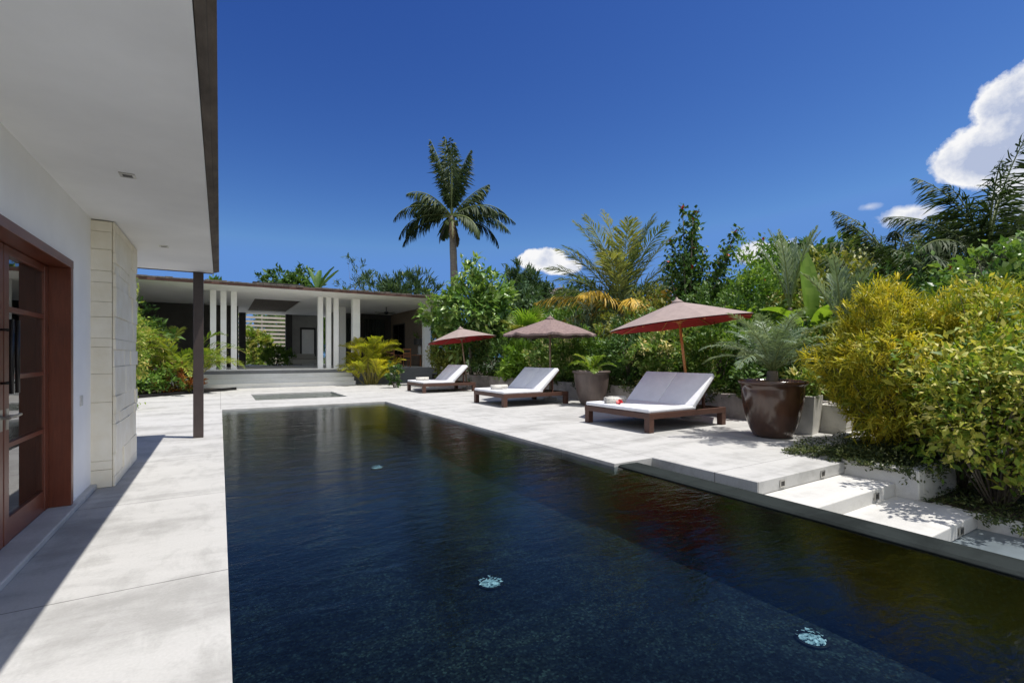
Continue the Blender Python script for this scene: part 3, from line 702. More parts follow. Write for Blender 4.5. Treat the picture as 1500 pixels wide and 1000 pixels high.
towel('rolled pale towel on the nearest daybed, behind the one with the flower', 7.60, 7.93, .469, R(75))
towel('rolled pale towel on the middle daybed, closest to its foot edge', 7.42, 13.05, .469, R(75))
towel('rolled pale towel on the middle daybed, second from its foot edge', 7.60, 13.1, .469, R(78))
towel('rolled pale towel on the farthest daybed, closest to its foot edge', 7.36, 19.6, .469, R(70))
towel('rolled pale towel on the farthest daybed, second from its foot edge', 7.54, 19.66, .469, R(75))
fl = Leaves(); a = np.arange(10)*2*np.pi/5+np.arange(10)//5*.6
fl.add(np.zeros((10, 3)), np.stack([np.cos(a), np.sin(a), .35+.5*(np.arange(10)//5)], 1), np.tile((0, 0, 1.), (10, 1)), .09, .075, np.random.default_rng(1).random(10), 'broad')
f = tag(fl.build('hibiscus_flower', M['red']), 'red hibiscus flower laid against the towel on the nearest daybed', 'flower'); f.location = (7.38, 7.62, .50); f.rotation_euler = (.2, -.6, 0)

M['canvas'] = plain('taupe_canvas', (.29, .225, .205), .9, .14, 5, .2)
M['canvas2'] = plain('faded_canvas', (.23, .165, .15), .92, .35, 8, .4, stretch=(1, 4, 1), c2=(.13, .085, .08))
M['lining'] = plain('red_lining', (.55, .035, .04), .85, .15, 5, .15)
M['pole'] = wood('honey_pole', (.62, .27, .08), (.46, .17, .05), .4)
M['pole2'] = wood('grey_pole', (.3, .22, .14), (.2, .14, .09), .6)
def parasol(label, x, y, hz, r, rise, lean, red=True, canvas=None, pole=None, sag=.0, ragged=False):
    t = thing('parasol', label, 'parasol', (x, y, 0), 0, 'canvas parasols behind the daybeds')
    # lean is towards the pool
    Lx = Matrix.Rotation(R(lean), 4, Vector((.521, .8535, 0))*-1)
    if red: Lx = Matrix.Rotation(R(-1.9), 4, Vector((.8535, -.521, 0))) @ Lx
    rg = random.Random(int(x*100+y*10)); n = 8; sub = 6
    apex = hz
    def canopy(off, rr, mat, name):
        m = MB(); rows = 8; seg = n*sub
        for i in range(rows+1):
            q = i/rows
            for j in range(seg):
                a = 2*math.pi*(j/seg)+.2; w = (j % sub)/sub; e = abs(w-.5)*2           # e = 1 on a rib
                pol = math.cos(math.pi/n)/math.cos((w-.5)*2*math.pi/n)
                rad = max(q, .015)*rr*(pol if q > .01 else 1)
                z = apex-rise*(q**1.06)+(1-e*e)*(.012-sag)*q+off
                if ragged: z += .018*math.sin(j*1.9+i*.8)*q+rg.uniform(-.007, .007)
                v = Lx @ Vector((rad*math.cos(a), rad*math.sin(a), z)); m.v.append(tuple(v))
        for i in range(rows):
            for j in range(seg):
                j2 = (j+1) % seg; m.f.append((i*seg+j, i*seg+j2, (i+1)*seg+j2, (i+1)*seg+j))
        if name == 'canopy' and ragged:
            base = len(m.v)
            for j in range(seg):
                v = Vector(m.v[rows*seg+j]); d = .05+.025*rg.random()
                m.v.append((v.x, v.y, v.z-d))
            for j in range(seg):
                j2 = (j+1) % seg; m.f.append((rows*seg+j, rows*seg+j2, base+j2, base+j))
        return m.build(name, mat, t, smooth=False)
    c = canopy(0, r, canvas, 'canopy')
    if red: canopy(-.03, r*.985, M['lining'], 'lining')
    MB().tube([Lx @ Vector((0, 0, -.02)), Lx @ Vector((0, 0, apex+.0))], .034, 12).build('pole', pole, t, smooth=True)
    fn = MB(); cone = [(0, apex-.07), (.17, apex-.05), (.10, apex+.02), (.03, apex+.06), (.02, apex+.10), (0, apex+.11)]
    fn.lathe(cone, 16); fn.v = [tuple(Lx @ Vector(v)) for v in fn.v]; fn.build('cap', canvas, t, smooth=True)
    hb = MB(); hb.lathe([(0.035, apex-.55), (.07, apex-.53), (.07, apex-.45), (.035, apex-.43)], 16); hb.v = [tuple(Lx @ Vector(v)) for v in hb.v]; hb.build('hub', pole, t)
    for k in range(n):
        a = 2*math.pi*k/n+.2; u = Vector((math.cos(a), math.sin(a), 0))
        rb = MB().tube([Lx @ Vector((0, 0, apex-.08)), Lx @ (u*r*.97+Vector((0, 0, apex-rise-.045)))], .012, 6).build('rib', pole, t)
        MB().tube([Lx @ (u*.05+Vector((0, 0, apex-.5))), Lx @ (u*r*.5+Vector((0, 0, apex-rise*.46-.05)))], .010, 6).build('strut', pole, rb)
    MB().lathe([(0, 0), (.24, 0), (.24, .06), (.07, .09), (.045, .3), (0, .3)], 24).build('base', M['wallstain'], t)
    return t
parasol('nearest parasol, taupe with bright red lining on a honey wood pole, leaning over the daybed', 9.80, 7.69, 2.865, 1.74, .56, 6, canvas=M['canvas'], pole=M['pole'])
parasol('middle parasol, ragged and faded brown canvas without red lining', 9.80, 13.51, 2.83, 1.64, .56, 0, red=False, sag=.05, canvas=M['canvas2'], pole=M['pole2'], ragged=True)
parasol('farthest parasol with red lining, leaning above the daybed by the pavilion', 9.76, 19.92, 2.82, 1.62, .54, 7, canvas=M['canvas'], pole=M['pole2'])

def urn(label, x, y, s, mat):
    t = thing('glazed_urn', label, 'urn', (x, y, 0), 0, 'large glazed urns on the deck')
    pr = [(0, .0), (.28, .0), (.33, .03), (.40, .16), (.47, .38), (.525, .65), (.55, .9), (.548, .98), (.565, 1.0), (.60, 1.02), (.605, 1.06), (.585, 1.085), (.53, 1.075), (.505, 1.0), (.49, .9)]
    MB().lathe([(r*s, z*s) for r, z in pr], 56).build('body', mat, t, smooth=True)
    b = MB(); b.lathe([(0, .965*s), (.2*s, .97*s), (.51*s, .955*s)], 40); b.build('soil', M['soil'], t)
    return t
urn('big shiny brown glazed urn right of the nearest daybed, holding a feathery palm', 8.85, 5.12, .98, M['glaze'])
urn('weathered matt brown urn between the nearest and middle daybeds', 9.85, 11.4, .98, M['glazematt'])
def sqplanter(label, x, y, w, h, rz):
    t = thing('square_planter', label, 'planter', (x, y, 0), rz, 'square concrete planters by the urn')
    a, c = w*.42, w*.5; b = MB(); ring = lambda r, z: [(-r, -r, z), (r, -r, z), (r, r, z), (-r, r, z)]
    lay = ring(a, 0)+ring(c, h)+ring(c-.05, h)+ring(c-.06, h-.08)
    f = []
    for k in range(3):
        for i in range(4): j = (i+1) % 4; f.append((k*4+i, k*4+j, k*4+4+j, k*4+4+i))
    b.add(lay, f); b.build('box', M['planter'], t, bevel=.01)
    MB().box(-c+.062, c-.062, -c+.062, c-.062, h-.12, h-.07).build('soil', M['soil'], t); return t
sqplanter('pale tapered square planter right behind the shiny urn', 9.85, 5.12, .62, .74, R(12))
sqplanter('smaller pale square planter half hidden by the croton', 10.45, 4.75, .5, .55, R(8))
# recessed lights in the step risers and in the pool floor
def steplight(label, x, y, z):
    t = thing('step_light', label, 'light', (x, y, z), 0, 'recessed step lights')
    cells([-.055, -.04, .04, .055], [-.045, -.03, .03, .045], lambda a, c: not (abs(a) < .04 and abs(c) < .03), 0, .012).build('bezel', M['steel'], t).rotation_euler = (R(90), 0, 0)
    MB().box(-.04, .04, -.006, -.002, -.03, .03).build('lens', M['dark'], t)
steplight('recessed light in the top riser, pool end, of the corner steps', 6.0, 3.349, -.085)
steplight('recessed light in the top riser beside the planter wall', 6.98, 3.349, -.09)
steplight('recessed light in the middle riser of the corner steps', 7.02, 2.738, -.25)
steplight('recessed light in the bottom riser of the corner steps', 6.95, 1.918, -.42)
M['cyan'] = plain('pale_cyan_lens', (.6, .9, .95), .3, .7, 30, .1, c2=(.06, .16, .2))
def poollight(label, x, y, z):
    t = thing('pool_light', label, 'pool light', (x, y, z), 0, 'round lights in the pool floor'); rg = random.Random(int(x*100))
    MB().lathe([(0, 0), (.13, 0), (.13, .02), (.11, .025), (.11, .012), (0, .012)], 24).build('rim', M['dark'], t)
    m = MB()                                                        # pale flecks imitating glints broken up by ripples, over a domed lens
    for i in range(46):
        r = .115*math.sqrt(rg.random()); a = rg.random()*6.28; q = rg.uniform(.006, .02); c = Vector((r*math.cos(a), r*math.sin(a), .03+rg.random()*.02))
        m.add([c+Vector((q*math.cos(k*1.57+a)*rg.uniform(.6, 1.6), q*math.sin(k*1.57+a)*rg.uniform(.6, 1.6), rg.uniform(-.006, .006))) for k in range(4)], [(0, 1, 2, 3)])
    m.lathe([(.10, .0125), (.05, .028), (0, .03)], 18); m.build('lens', M['cyan'], t); return t
poollight('pool floor light in the middle of the near half of the pool', 2.43, 4.42, -.9)
poollight('pool floor light at the far end of the pool', 2.87, 10.26, -.9)
poollight('pool floor light near the steps at the bottom right', 4.27, 2.13, -.9)

# ================================================================ PLANTS
HEDGE = 'shrubs in the bed behind the garden wall'
Z = .42
# --- the row directly behind the wall, from the pavilion to the croton
shrub('broadleaf_tree', 'glossy broadleaf tree crowding the right end of the pavilion roof', 'tree', (11.3, 22.6, 0), 2.0, 2.0, 1.2, 6.0, G['glossy'], .34, .15, 330, 20, 'leaf', 11, trunk=.14, droop=.35, lump=.22)
shrub('mixed_shrub', 'olive green shrub under the pavilion corner, left of the farthest parasol', 'shrub', (10.7, 24.2, 0), 1.1, 1.1, .1, 3.0, G['olive'], .17, .06, 280, 22, 'leaf', 12, group=HEDGE)
shrub('mixed_shrub', 'low dark shrub at the foot of the farthest parasol pole', 'shrub', (11.5, 20.2, Z), 1.2, 1.4, -.3, 2.0, G['dark'], .16, .07, 260, 22, 'leaf', 13, group=HEDGE)
shrub('mixed_shrub', 'lime green narrow-leaved shrub between the farthest and middle daybeds', 'shrub', (11.5, 17.6, Z), 1.1, 1.3, -.3, 1.7, G['lime'], .26, .045, 260, 22, 'strip', 14, group=HEDGE)
shrub('mixed_shrub', 'cream variegated shrub behind the middle parasol pole', 'shrub', (11.6, 15.2, Z), 1.1, 1.35, -.3, 1.9, G['varieg'], .17, .075, 300, 22, 'leaf', 15, group=HEDGE)
shrub('mixed_shrub', 'fine mid green shrub between the middle parasol and the matt urn', 'shrub', (11.6, 13.2, Z), 1.0, 1.2, -.3, 1.9, G['mid'], .12, .05, 330, 24, 'leaf', 16, group=HEDGE)
shrub('mixed_shrub', 'dark shrub directly behind the matt urn', 'shrub', (11.7, 11.6, Z), 1.0, 1.1, -.3, 2.1, G['dark'], .13, .05, 320, 24, 'leaf', 17, group=HEDGE)
shrub('mixed_shrub', 'glossy cream-flecked shrub left of the nearest parasol pole', 'shrub', (11.8, 10.0, Z), 1.0, 1.1, -.3, 2.2, G['varieg'], .14, .065, 330, 24, 'leaf', 18, group=HEDGE, flower=(3, .085, M['red']))
shrub('mixed_shrub', 'dense mid green shrub right behind the nearest parasol pole', 'shrub', (11.8, 8.3, Z), 1.0, 1.1, -.3, 2.0, G['mid'], .13, .055, 330, 24, 'leaf', 19, group=HEDGE)
shrub('mixed_shrub', 'dark low shrub behind the feathery palm of the shiny urn', 'shrub', (12.1, 6.7, Z), 1.1, 1.1, -.4, 1.9, G['dark'], .13, .055, 320, 24, 'leaf', 20, group=HEDGE)
shrub('mixed_shrub', 'small olive shrub behind the square planters', 'shrub', (12.0, 5.3, Z), .9, .9, -.4, 1.7, G['olive'], .13, .05, 280, 24, 'leaf', 21, group=HEDGE)
# --- second row, taller
BACK = 'tall shrubs in the back of the garden'
shrub('tall_shrub', 'tall dark shrub above the farthest parasol', 'shrub', (14.0, 20.5, Z), 1.9, 2.0, 0, 3.5, G['dark'], .22, .09, 330, 22, 'leaf', 31, group=BACK)
shrub('tall_shrub', 'tall mid green shrub behind the fan palm', 'shrub', (14.2, 17.6, Z), 1.8, 2.0, 0, 3.2, G['mid'], .2, .08, 330, 22, 'leaf', 32, group=BACK)
shrub('tall_shrub', 'tall silvery strap-leaved shrub above the middle parasol', 'shrub', (13.4, 14.9, Z), 1.4, 1.5, .2, 3.3, G['silver'], .5, .06, 150, 18, 'strip', 33, group=BACK, droop=.2)
shrub('tall_shrub', 'tall olive shrub under the yellow-green palm', 'shrub', (13.6, 12.6, Z), 1.5, 1.6, 0, 3.2, G['olive'], .16, .06, 380, 24, 'leaf', 34, group=BACK)
shrub('tall_shrub', 'tall dark glossy shrub under the red-flowered hibiscus', 'shrub', (13.9, 9.9, Z), 1.5, 1.7, 0, 3.3, G['dark'], .15, .065, 400, 24, 'leaf', 35, group=BACK, flower=(4, .07, M['red']))
shrub('tall_shrub', 'tall bushy green shrub right of the hibiscus, above the nearest parasol', 'shrub', (15.6, 9.7, Z), 1.9, 1.7, 0, 4.4, G['mid'], .17, .075, 460, 22, 'leaf', 36, group=BACK, flower=(4, .07, M['red']))
shrub('tall_shrub', 'tall green shrub behind the banana plant', 'shrub', (16.4, 7.6, Z), 1.7, 1.7, 0, 4.0, G['olive'], .17, .075, 400, 22, 'leaf', 37, group=BACK)
shrub('tall_shrub', 'tall dark shrub behind the upright silvery palm', 'shrub', (15.2, 5.6, Z), 1.5, 1.6, 0, 3.2, G['dark'], .16, .07, 380, 22, 'leaf', 38, group=BACK)
shrub('tall_shrub', 'tall dark shrub behind the top of the yellow croton', 'shrub', (15.0, 3.7, Z), 1.5, 1.4, -.2, 3.0, G['dark'], .16, .07, 360, 22, 'leaf', 39, group=BACK)
shrub('hibiscus', 'dark green hibiscus with red flowers at the right edge, behind the croton', 'shrub', (12.9, 2.75, 0), 1.1, 1.0, .3, 3.7, G['glossy'], .15, .085, 300, 20, 'leaf', 40, flower=(6, .06, M['red']))
shrub('tall_shrub', 'tall dark shrub right of the pavilion corner column, behind the broadleaf tree', 'shrub', (12.9, 30.2, Z), 1.25, 2.6, -.4, 4.4, G['mid'], .22, .09, 330, 22, 'leaf', 30, group=BACK)
# --- third row, farther and taller, closing the view
FAR = 'trees beyond the garden'
shrub('garden_tree', 'dark rounded tree on the skyline left of the coconut palms', 'tree', (32, 15.6, 0), 4.4, 4.4, 2.5, 8.6, G['dark'], .45, .22, 420, 22, 'leaf', 51, group=FAR, trunk=.25)
shrub('garden_tree', 'green tree on the skyline behind the hibiscus', 'tree', (24.0, 19.0, 0), 3.6, 3.6, 1.0, 5.6, G['far'], .4, .18, 400, 22, 'leaf', 52, group=FAR, trunk=.2)
shrub('garden_tree', 'low dark tree behind the coconut palms at the right edge', 'tree', (27.0, 8.6, 0), 4.0, 3.6, .5, 6.3, G['dark'], .4, .18, 400, 22, 'leaf', 53, group=FAR, trunk=.2)
shrub('garden_tree', 'low dark tree at the far right behind the hibiscus', 'tree', (24.0, 4.5, 0), 3.8, 3.2, .5, 5.6, G['dark'], .38, .17, 400, 22, 'leaf', 54, group=FAR, trunk=.2)
shrub('garden_tree', 'mid green tree filling the gap behind the yellow-green palm', 'tree', (20.5, 22.0, 0), 3.6, 3.6, .5, 5.2, G['far'], .38, .17, 420, 22, 'leaf', 55, group=FAR, trunk=.2)
shrub('conifer', 'soft conical conifer on the skyline below the small cloud', 'tree', (26.1, 40.3, 0), 2.2, 2.2, 3.5, 10.4, G['far'], .55, .1, 420, 22, 'strip', 56, trunk=.22, up=.6)
shrub('garden_tree', 'low green tree on the skyline right of the broadleaf tree', 'tree', (22.4, 36.0, 0), 4.2, 4, 1.5, 7.6, G['far'], .5, .22, 400, 22, 'leaf', 57, group=FAR, trunk=.25)
shrub('garden_tree', 'low green tree on the skyline below the right end of the small cloud', 'tree', (29.5, 38.5, 0), 4.2, 4, 1.5, 8.0, G['far'], .5, .22, 400, 22, 'leaf', 58, group=FAR, trunk=.25)
shrub('bamboo', 'thin feathery bamboo behind the roof of the pavilion, left clump', 'bamboo', (11.4, 45.8, 0), 2.0, 1.5, 5.5, 10.2, G['far'], .4, .09, 80, 14, 'strip', 59, group='bamboo behind the pavilion', lump=.5, shell=.2)
shrub('bamboo', 'thin feathery bamboo behind the roof of the pavilion, right clump', 'bamboo', (14.4, 44.3, 0), 1.6, 1.5, 5.5, 9.5, G['far'], .4, .09, 70, 14, 'strip', 60, group='bamboo behind the pavilion', lump=.5, shell=.2)
shrub('garden_tree', 'dark tree showing above the pavilion roof left of the banana leaves', 'tree', (6.2, 52, 0), 2.6, 2.5, 5, 10.1, G['dark'], .5, .2, 220, 20, 'leaf', 61, group=FAR, trunk=.2)
shrub('roof_edge_shrub', 'spiky green shrub rising behind the right part of the pavilion roof', 'shrub', (15.0, 43.0, 0), 3.2, 1.4, 4.5, 8.9, G['far'], .8, .1, 200, 16, 'strip', 62, up=.9)
shrub('courtyard_shrub', 'sunlit green shrub in front of the slatted screen in the courtyard', 'shrub', (2.7, 45.5, .6), 1.1, 1.0, 0, 3.3, G['bright'], .3, .12, 200, 18, 'leaf', 63)
shrub('potted_shrub', 'bushy dark green plant in the middle of the pavilion between the two piers', 'shrub', (3.3, 37.2, PZ), .95, .8, 0, 1.35, G['mid'], .2, .06, 170, 18, 'leaf', 64)
shrub('courtyard_tree', 'green tree beside the slatted screen, right of the courtyard', 'tree', (6.0, 50.5, .6), 1.8, 1.5, 1, 5.5, G['mid'], .35, .14, 260, 18, 'leaf', 65, trunk=.12)
shrub('garden_tree', 'green tree behind the left end of the slatted screen', 'tree', (-1, 56, 0), 4, 2, .3, 8, G['mid'], .5, .22, 300, 20, 'leaf', 66, group=FAR, trunk=.2)
shrub('garden_tree', 'green tree behind the right end of the slatted screen', 'tree', (6.5, 57, 0), 4, 2, .3, 8, G['mid'], .5, .22, 300, 20, 'leaf', 67, group=FAR, trunk=.2)
shrub('garden_tree', 'green tree seen through the gap right of the grey rear wall of the pavilion', 'tree', (12.5, 55, 0), 3.5, 2, .3, 8, G['mid'], .5, .22, 300, 20, 'leaf', 68, group=FAR, trunk=.2)
t = thing('distant_house', 'low grey-brown roof of a distant house on the skyline under the small cloud', 'house', (31.5, 44, 0))
MB().box(-3, 3, -2.5, 2.5, 0, 7.0).build('wall', M['greywall'], t)
MB().prism([(-3.6, 7.0), (3.6, 7.0), (0, 9.0)], -3, 3).build('roof', M['roof2'], t)

# --- palms
rng = random.Random(21)
# tall coconut palm beyond the pavilion
fr = []
for az, el, ln, dr in [(60, 86, 6.4, 16), (-120, 84, 5.8, 22), (150, 80, 5.8, 26), (-31, 84, 5.6, 26), (100, 88, 6.8, 10), (20, 82, 5.8, 26), (160, 86, 6.2, 20), (-31, 56, 4.0, 30), (-50, 30, 4.4, 78), (-28, 34, 5.2, 92),
                       (-31, 20, 5.4, 66), (-42, 6, 5.4, 60), (-18, 4, 4.8, 80), (149, 32, 5.2, 98), (140, 14, 4.8, 96), (160, 4, 5.0, 86), (149, -6, 4.8, 66), (130, 50, 4.4, 80),
                       (-70, 0, 4.2, 80), (70, 20, 4.6, 75), (110, 40, 4.6, 70), (180, 40, 4.4, 80)]:
    fr.append((az+rng.uniform(-8, 8), el+rng.uniform(-5, 5), ln, dr, {}))
for az, el in ((-110, -45), (150, -50), (30, -55)): fr.append((az, el, 2.4, 40, {'mat': G['dead'], 'hang': .9, 'll': .7, 'lw': .07}))
t, top = palm('coconut_palm', 'tall lone coconut palm against the blue sky behind the pavilion', (16.0, 34.8, 0), 12.6, fr, G['palm'], 71, r=.3, lean=(-.3, .1), nleaf=64, ll=1.5, lw=.12, hang=1.2, ang=42, stemr=.07, vee=.05, jit=12)
m = MB()
for i in range(9):
    a = i*.7; m.lathe([(0, -.16), (.11, -.1), (.14, 0), (.1, .1), (0, .15)], 10, 0, 0)
    k = len(m.v)-50
    for j in range(k, len(m.v)): x, y, z = m.v[j]; m.v[j] = (x+top.x+.42*math.cos(a), y+top.y+.42*math.sin(a), z+top.z-.35-.15*(i % 3))
m.build('coconut_cluster', M['stem'], t, smooth=True)
# yellow-green young palm in the middle
fr = []
for az, el, ln, dr in [(100, 84, 4.6, 22), (20, 82, 4.4, 26), (150, 74, 4.4, 30), (-35, 70, 4.2, 34), (60, 64, 4.2, 40), (-80, 74, 4.0, 40), (150, 48, 3.8, 45), (-30, 48, 4.0, 50), (120, 40, 3.6, 55), (170, 36, 3.6, 55), (-60, 46, 3.4, 60), (-150, 60, 3.4, 60), (0, 40, 3.8, 60), (60, 30, 3.6, 60), (170, 80, 4.3, 30), (-20, 78, 4.3, 30), (130, 64, 4.0, 40), (-50, 58, 3.9, 45), (-120, 78, 3.9, 40), (148, 60, 3.9, 42), (-31, 80, 4.4, 26)]:
    fr.append((az+rng.uniform(-8, 8), el+rng.uniform(-4, 4), ln, dr, {}))
for az, el, ln, dr in [(152, 26, 3.8, 52), (-28, 40, 3.6, 70), (-165, 32, 3.2, 62), (-48, 30, 3.0, 80), (-120, 30, 2.6, 80), (140, 6, 3.2, 50)]:
    fr.append((az, el, ln, dr, {'mat': G['yellowfrond'], 'hang': .7}))
palm('young_palm', 'yellow-green young palm with yellowing lower fronds above the middle and nearest parasols', (14.3, 14.6, Z), 2.9, fr, G['ypalm'], 72, r=.17, nleaf=52, ll=1.2, lw=.055, hang=.22, ang=52, stemr=.035, vee=.2, jit=9)
# dark coconut palms at the right
def cocopalm(label, loc, h, seed, n, ln, mat=G['palm'], spec=(), lean=(0, 0)):
    rg = random.Random(seed); fr = list(spec)
    for i in range(n):
        el = 78-95*(i/n)+rg.uniform(-8, 8); fr.append((i*137.5+rg.uniform(-12, 12), el, ln*rg.uniform(.85, 1.1), 55+30*(i/n)+rg.uniform(-8, 8), {}))
    return palm('coconut_palm', label, loc, h, fr, mat, seed, r=.2, lean=lean, nleaf=64, ll=1.0, lw=.05, hang=.75, ang=44, stemr=.04, vee=.08, jit=14)
cocopalm('dark coconut palm at the right edge with one tall upright frond against the big cloud', (19.1, 4.7, 0), 4.2, 73, 22, 3.4, spec=[(-110, 83, 3.7, 25, {}), (-35, 55, 3.8, 25, {}), (-20, 40, 3.6, 35, {}), (150, 75, 2.6, 30, {})])
cocopalm('dark coconut palm left of the one at the right edge', (20.6, 7.4, 0), 4.1, 74, 20, 3.3, spec=[(150, 55, 3.4, 80, {}), (140, 72, 3.2, 60, {}), (-30, 60, 3.4, 70, {})])
cocopalm('small dark coconut palm low behind the croton top', (17.0, 4.9, 0), 2.6, 75, 14, 2.6)
# fan palm
t = thing('fan_palm', 'yellow-green fan palm behind the farthest and middle parasols', 'palm tree', (12.0, 18.2, Z))
rg = np.random.default_rng(76)
MB().tube([(0, 0, -.3), (.05, 0, 2.0)], [.13, .1], 8).build('trunk', M['palmbark'], t)
for i in range(17):
    az = i*2.4+rg.normal()*.2; el = R(75-75*i/17); d = np.array([math.cos(el)*math.cos(az), math.cos(el)*math.sin(az), math.sin(el)])
    tip = np.array([0, 0, 2.0])+d*.75; lv = Leaves(); k = 22; a = np.linspace(-2.1, 2.1, k)
    S = np.cross(d, (0, 0, 1.)); S /= np.linalg.norm(S); U = np.cross(S, d)
    Dn = np.cos(a)[:, None]*d+np.sin(a)[:, None]*S; Dn[:, 2] -= .12
    lv.add(np.tile(tip, (k, 1)), Dn, np.tile(U, (k, 1)), .85*(.75+.25*np.cos(a)), .085, rg.random()*.6+rg.random(k)*.4, 'strip'); f = lv.build('fan_leaf', G['lime'] if i % 3 else G['olive'], t)
    me = bpy.data.meshes.new('petiole'); s = MB().tube([(0, 0, 1.95), tuple(tip)], [.018, .012], 5); me.from_pydata(s.v, [], s.f); link('petiole', me, M['stem'], f)
# upright silvery palms
def upright(label, loc, h, n, ln, seed, mat, spread):
    rg = random.Random(seed); fr = [(i*137.5, 86-spread*(i/n)**1.2+rg.uniform(-3, 3), ln*rg.uniform(.8, 1.05), 18+20*i/n, {}) for i in range(n)]
    palm('upright_palm', label, loc, h, fr, mat, seed, r=.07, nleaf=26, ll=.42, lw=.04, hang=.0, ang=36, stemr=.025, vee=.3, group='upright silvery palms', bark=M['bark'])
upright('upright feathery young palm standing highest beside the banana leaf', (14.2, 7.7, Z), 2.5, 9, 2.4, 77, G['silver'], 14)
upright('pale upright feathery palm between banana leaf and croton', (12.9, 5.75, Z), 1.7, 10, 1.9, 78, G['silver'], 26)
# banana plants
def bananaleaf(name, az, el, ln, wd, droop, parent, base, mat, seed):
    rg = random.Random(seed); m = MB(); k = 12; p = Vector(base); rows = []
    for i in range(k+1):
        q = i/k; e = el-droop*q**1.6; d = Vector((math.cos(e)*math.cos(az), math.cos(e)*math.sin(az), math.sin(e))); s = d.cross(Vector((0, 0, 1))).normalized(); u = s.cross(d)
        ww = wd*(0.06 if i < 2 else max(.04, math.sin(min(1, (q-.1)/.9)*math.pi*.93)**.55))*.5
        r = [p+s*ww*a+u*abs(a)*ww*(.38+rg.uniform(-.08, .08)) for a in (-1, -.5, 0, .5, 1)]; rows.append(r); p = p+d*(ln/k)
    for r in rows: m.v += [tuple(x) for x in r]
    for i in range(k):
        for j in range(4): m.f.append((i*5+j, i*5+j+1, i*5+6+j, i*5+5+j))
    me = bpy.data.meshes.new(name); me.from_pydata(m.v, [], m.f); me.update()
    at = me.attributes.new('rnd', 'FLOAT', 'FACE'); at.data.foreach_set('value', [min(1, max(0, .35+rg.random()*.4)) for _ in me.polygons])
    return link(name, me, mat, parent, True)
def banana(label, loc, h, leaves, seed, mat=G['banana'], grp='banana plants'):
    t = thing('banana_plant', label, 'banana plant', loc, 0, grp)
    MB().tube([(0, 0, -.3), (0, 0, h*.6), (.03, 0, h)], [.11, .09, .05], 10).build('stem', M['stem'], t, smooth=True)
    for i, (az, el, ln, wd, dr) in enumerate(leaves): bananaleaf('leaf', R(az), R(el), ln, wd, R(dr), t, (0, 0, h-.05), mat, seed+i)
banana('banana plant with one bright upright leaf right of the tall feathery palm', (14.0, 7.0, Z), 1.6, [(60, 86, 2.5, .5, 12), (150, 50, 1.7, .5, 60), (-40, 45, 1.7, .5, 60), (-120, 55, 1.6, .5, 70), (100, 30, 1.6, .5, 60)], 81)
banana('low banana plant with pale arching leaves left of the tall feathery palm', (14.4, 8.5, Z), 1.7, [(150, 60, 1.7, .55, 70), (170, 35, 1.7, .55, 60), (-60, 55, 1.6, .5, 70), (-120, 40, 1.6, .5, 70), (60, 70, 1.6, .5, 50), (-20, 30, 1.5, .5, 60)], 91)
banana('banana leaves sticking up behind the pavilion roof', (7.8, 48.1, 0), 7.6, [(130, 72, 2.6, .6, 20), (-30, 60, 2.9, .6, 14), (-40, 45, 3.0, .55, 10), (150, 55, 2.4, .6, 40), (60, 75, 2.4, .6, 20)], 95, G['dark'])
banana('dark banana plant on the skyline right of the broadleaf tree', (19.3, 34.0, 0), 6.6, [(-35, 70, 2.2, .5, 12), (150, 40, 2.0, .5, 40), (60, 30, 2, .5, 40), (-60, 40, 2, .5, 40)], 98, G['dark'])
# flowering tree with thin upright branches
t = thing('hibiscus_tree', 'thin upright hibiscus tree with red flowers standing out against the sky', 'tree', (13.5, 10.7, Z))
rg = np.random.default_rng(83); lv = Leaves(); br = MB(); tips = []
base = Vector((0, 0, 0))
R_, Fw = Vector((.8535, -.521, 0)), Vector((.521, .8535, 0))
for lat, dep, hh in [(-.15, .1, 6.1), (.25, 0, 5.9), (-.5, .2, 5.0), (.05, -.3, 5.6), (.6, .1, 4.6), (1.0, 0, 4.2), (1.65, .1, 5.3), (-.75, -.2, 4.2), (.35, .4, 5.0), (1.2, -.3, 4.4), (-.3, -.4, 4.4), (.1, .3, 4.0)]:
    tip = R_*lat+Fw*dep+Vector((0, 0, hh)); mid = R_*lat*.35+Fw*dep*.4+Vector((0, 0, hh*.55))
    br.tube([(0, 0, -.3), mid*.5+Vector((0, 0, .1)), mid, tip], [.06, .05, .035, .008], 6); tips.append(tip)
    n = 330; q = .3+.72*rg.random(n)
    P = np.array([tuple(mid.lerp(tip, max(0, (x-.5)*2)) if x > .5 else (mid*.5).lerp(mid, x*2)) for x in q])+rg.normal(size=(n, 3))*(.2-.11*q)[:, None]
    Dn = rg.normal(size=(n, 3)); Dn[:, 2] += .2
    lv.add(P, Dn, np.tile((0, 0, 1.), (n, 1))+rg.normal(size=(n, 3))*.5, rg.uniform(.14, .24, n), rg.uniform(.08, .13, n), rg.random(n), 'leaf')
br.build('trunk', M['bark'], t, smooth=True); lv.build('crown', G['dark'], t)
proto = None
for i, tip in enumerate(tips[:10]+[tips[1]*.8, tips[6]*.9, tips[3]*.72]):
    if proto is None:
        fl = Leaves(); a = np.arange(6)*2*np.pi/6
        fl.add(np.zeros((6, 3)), np.stack([np.cos(a), np.sin(a), np.full(6, .5)], 1), np.tile((0, 0, 1.), (6, 1)), .085, .07, rg.random(6), 'broad'); o = proto = fl.build('flower', M['red'], t)
    else: o = proto.copy(); col.objects.link(o); o.parent = t
    o.location = tip-Fw*.12-R_*rg.random()*.1; o.rotation_euler = (rg.normal()*.6, -.8+rg.normal()*.4, rg.random()*6)

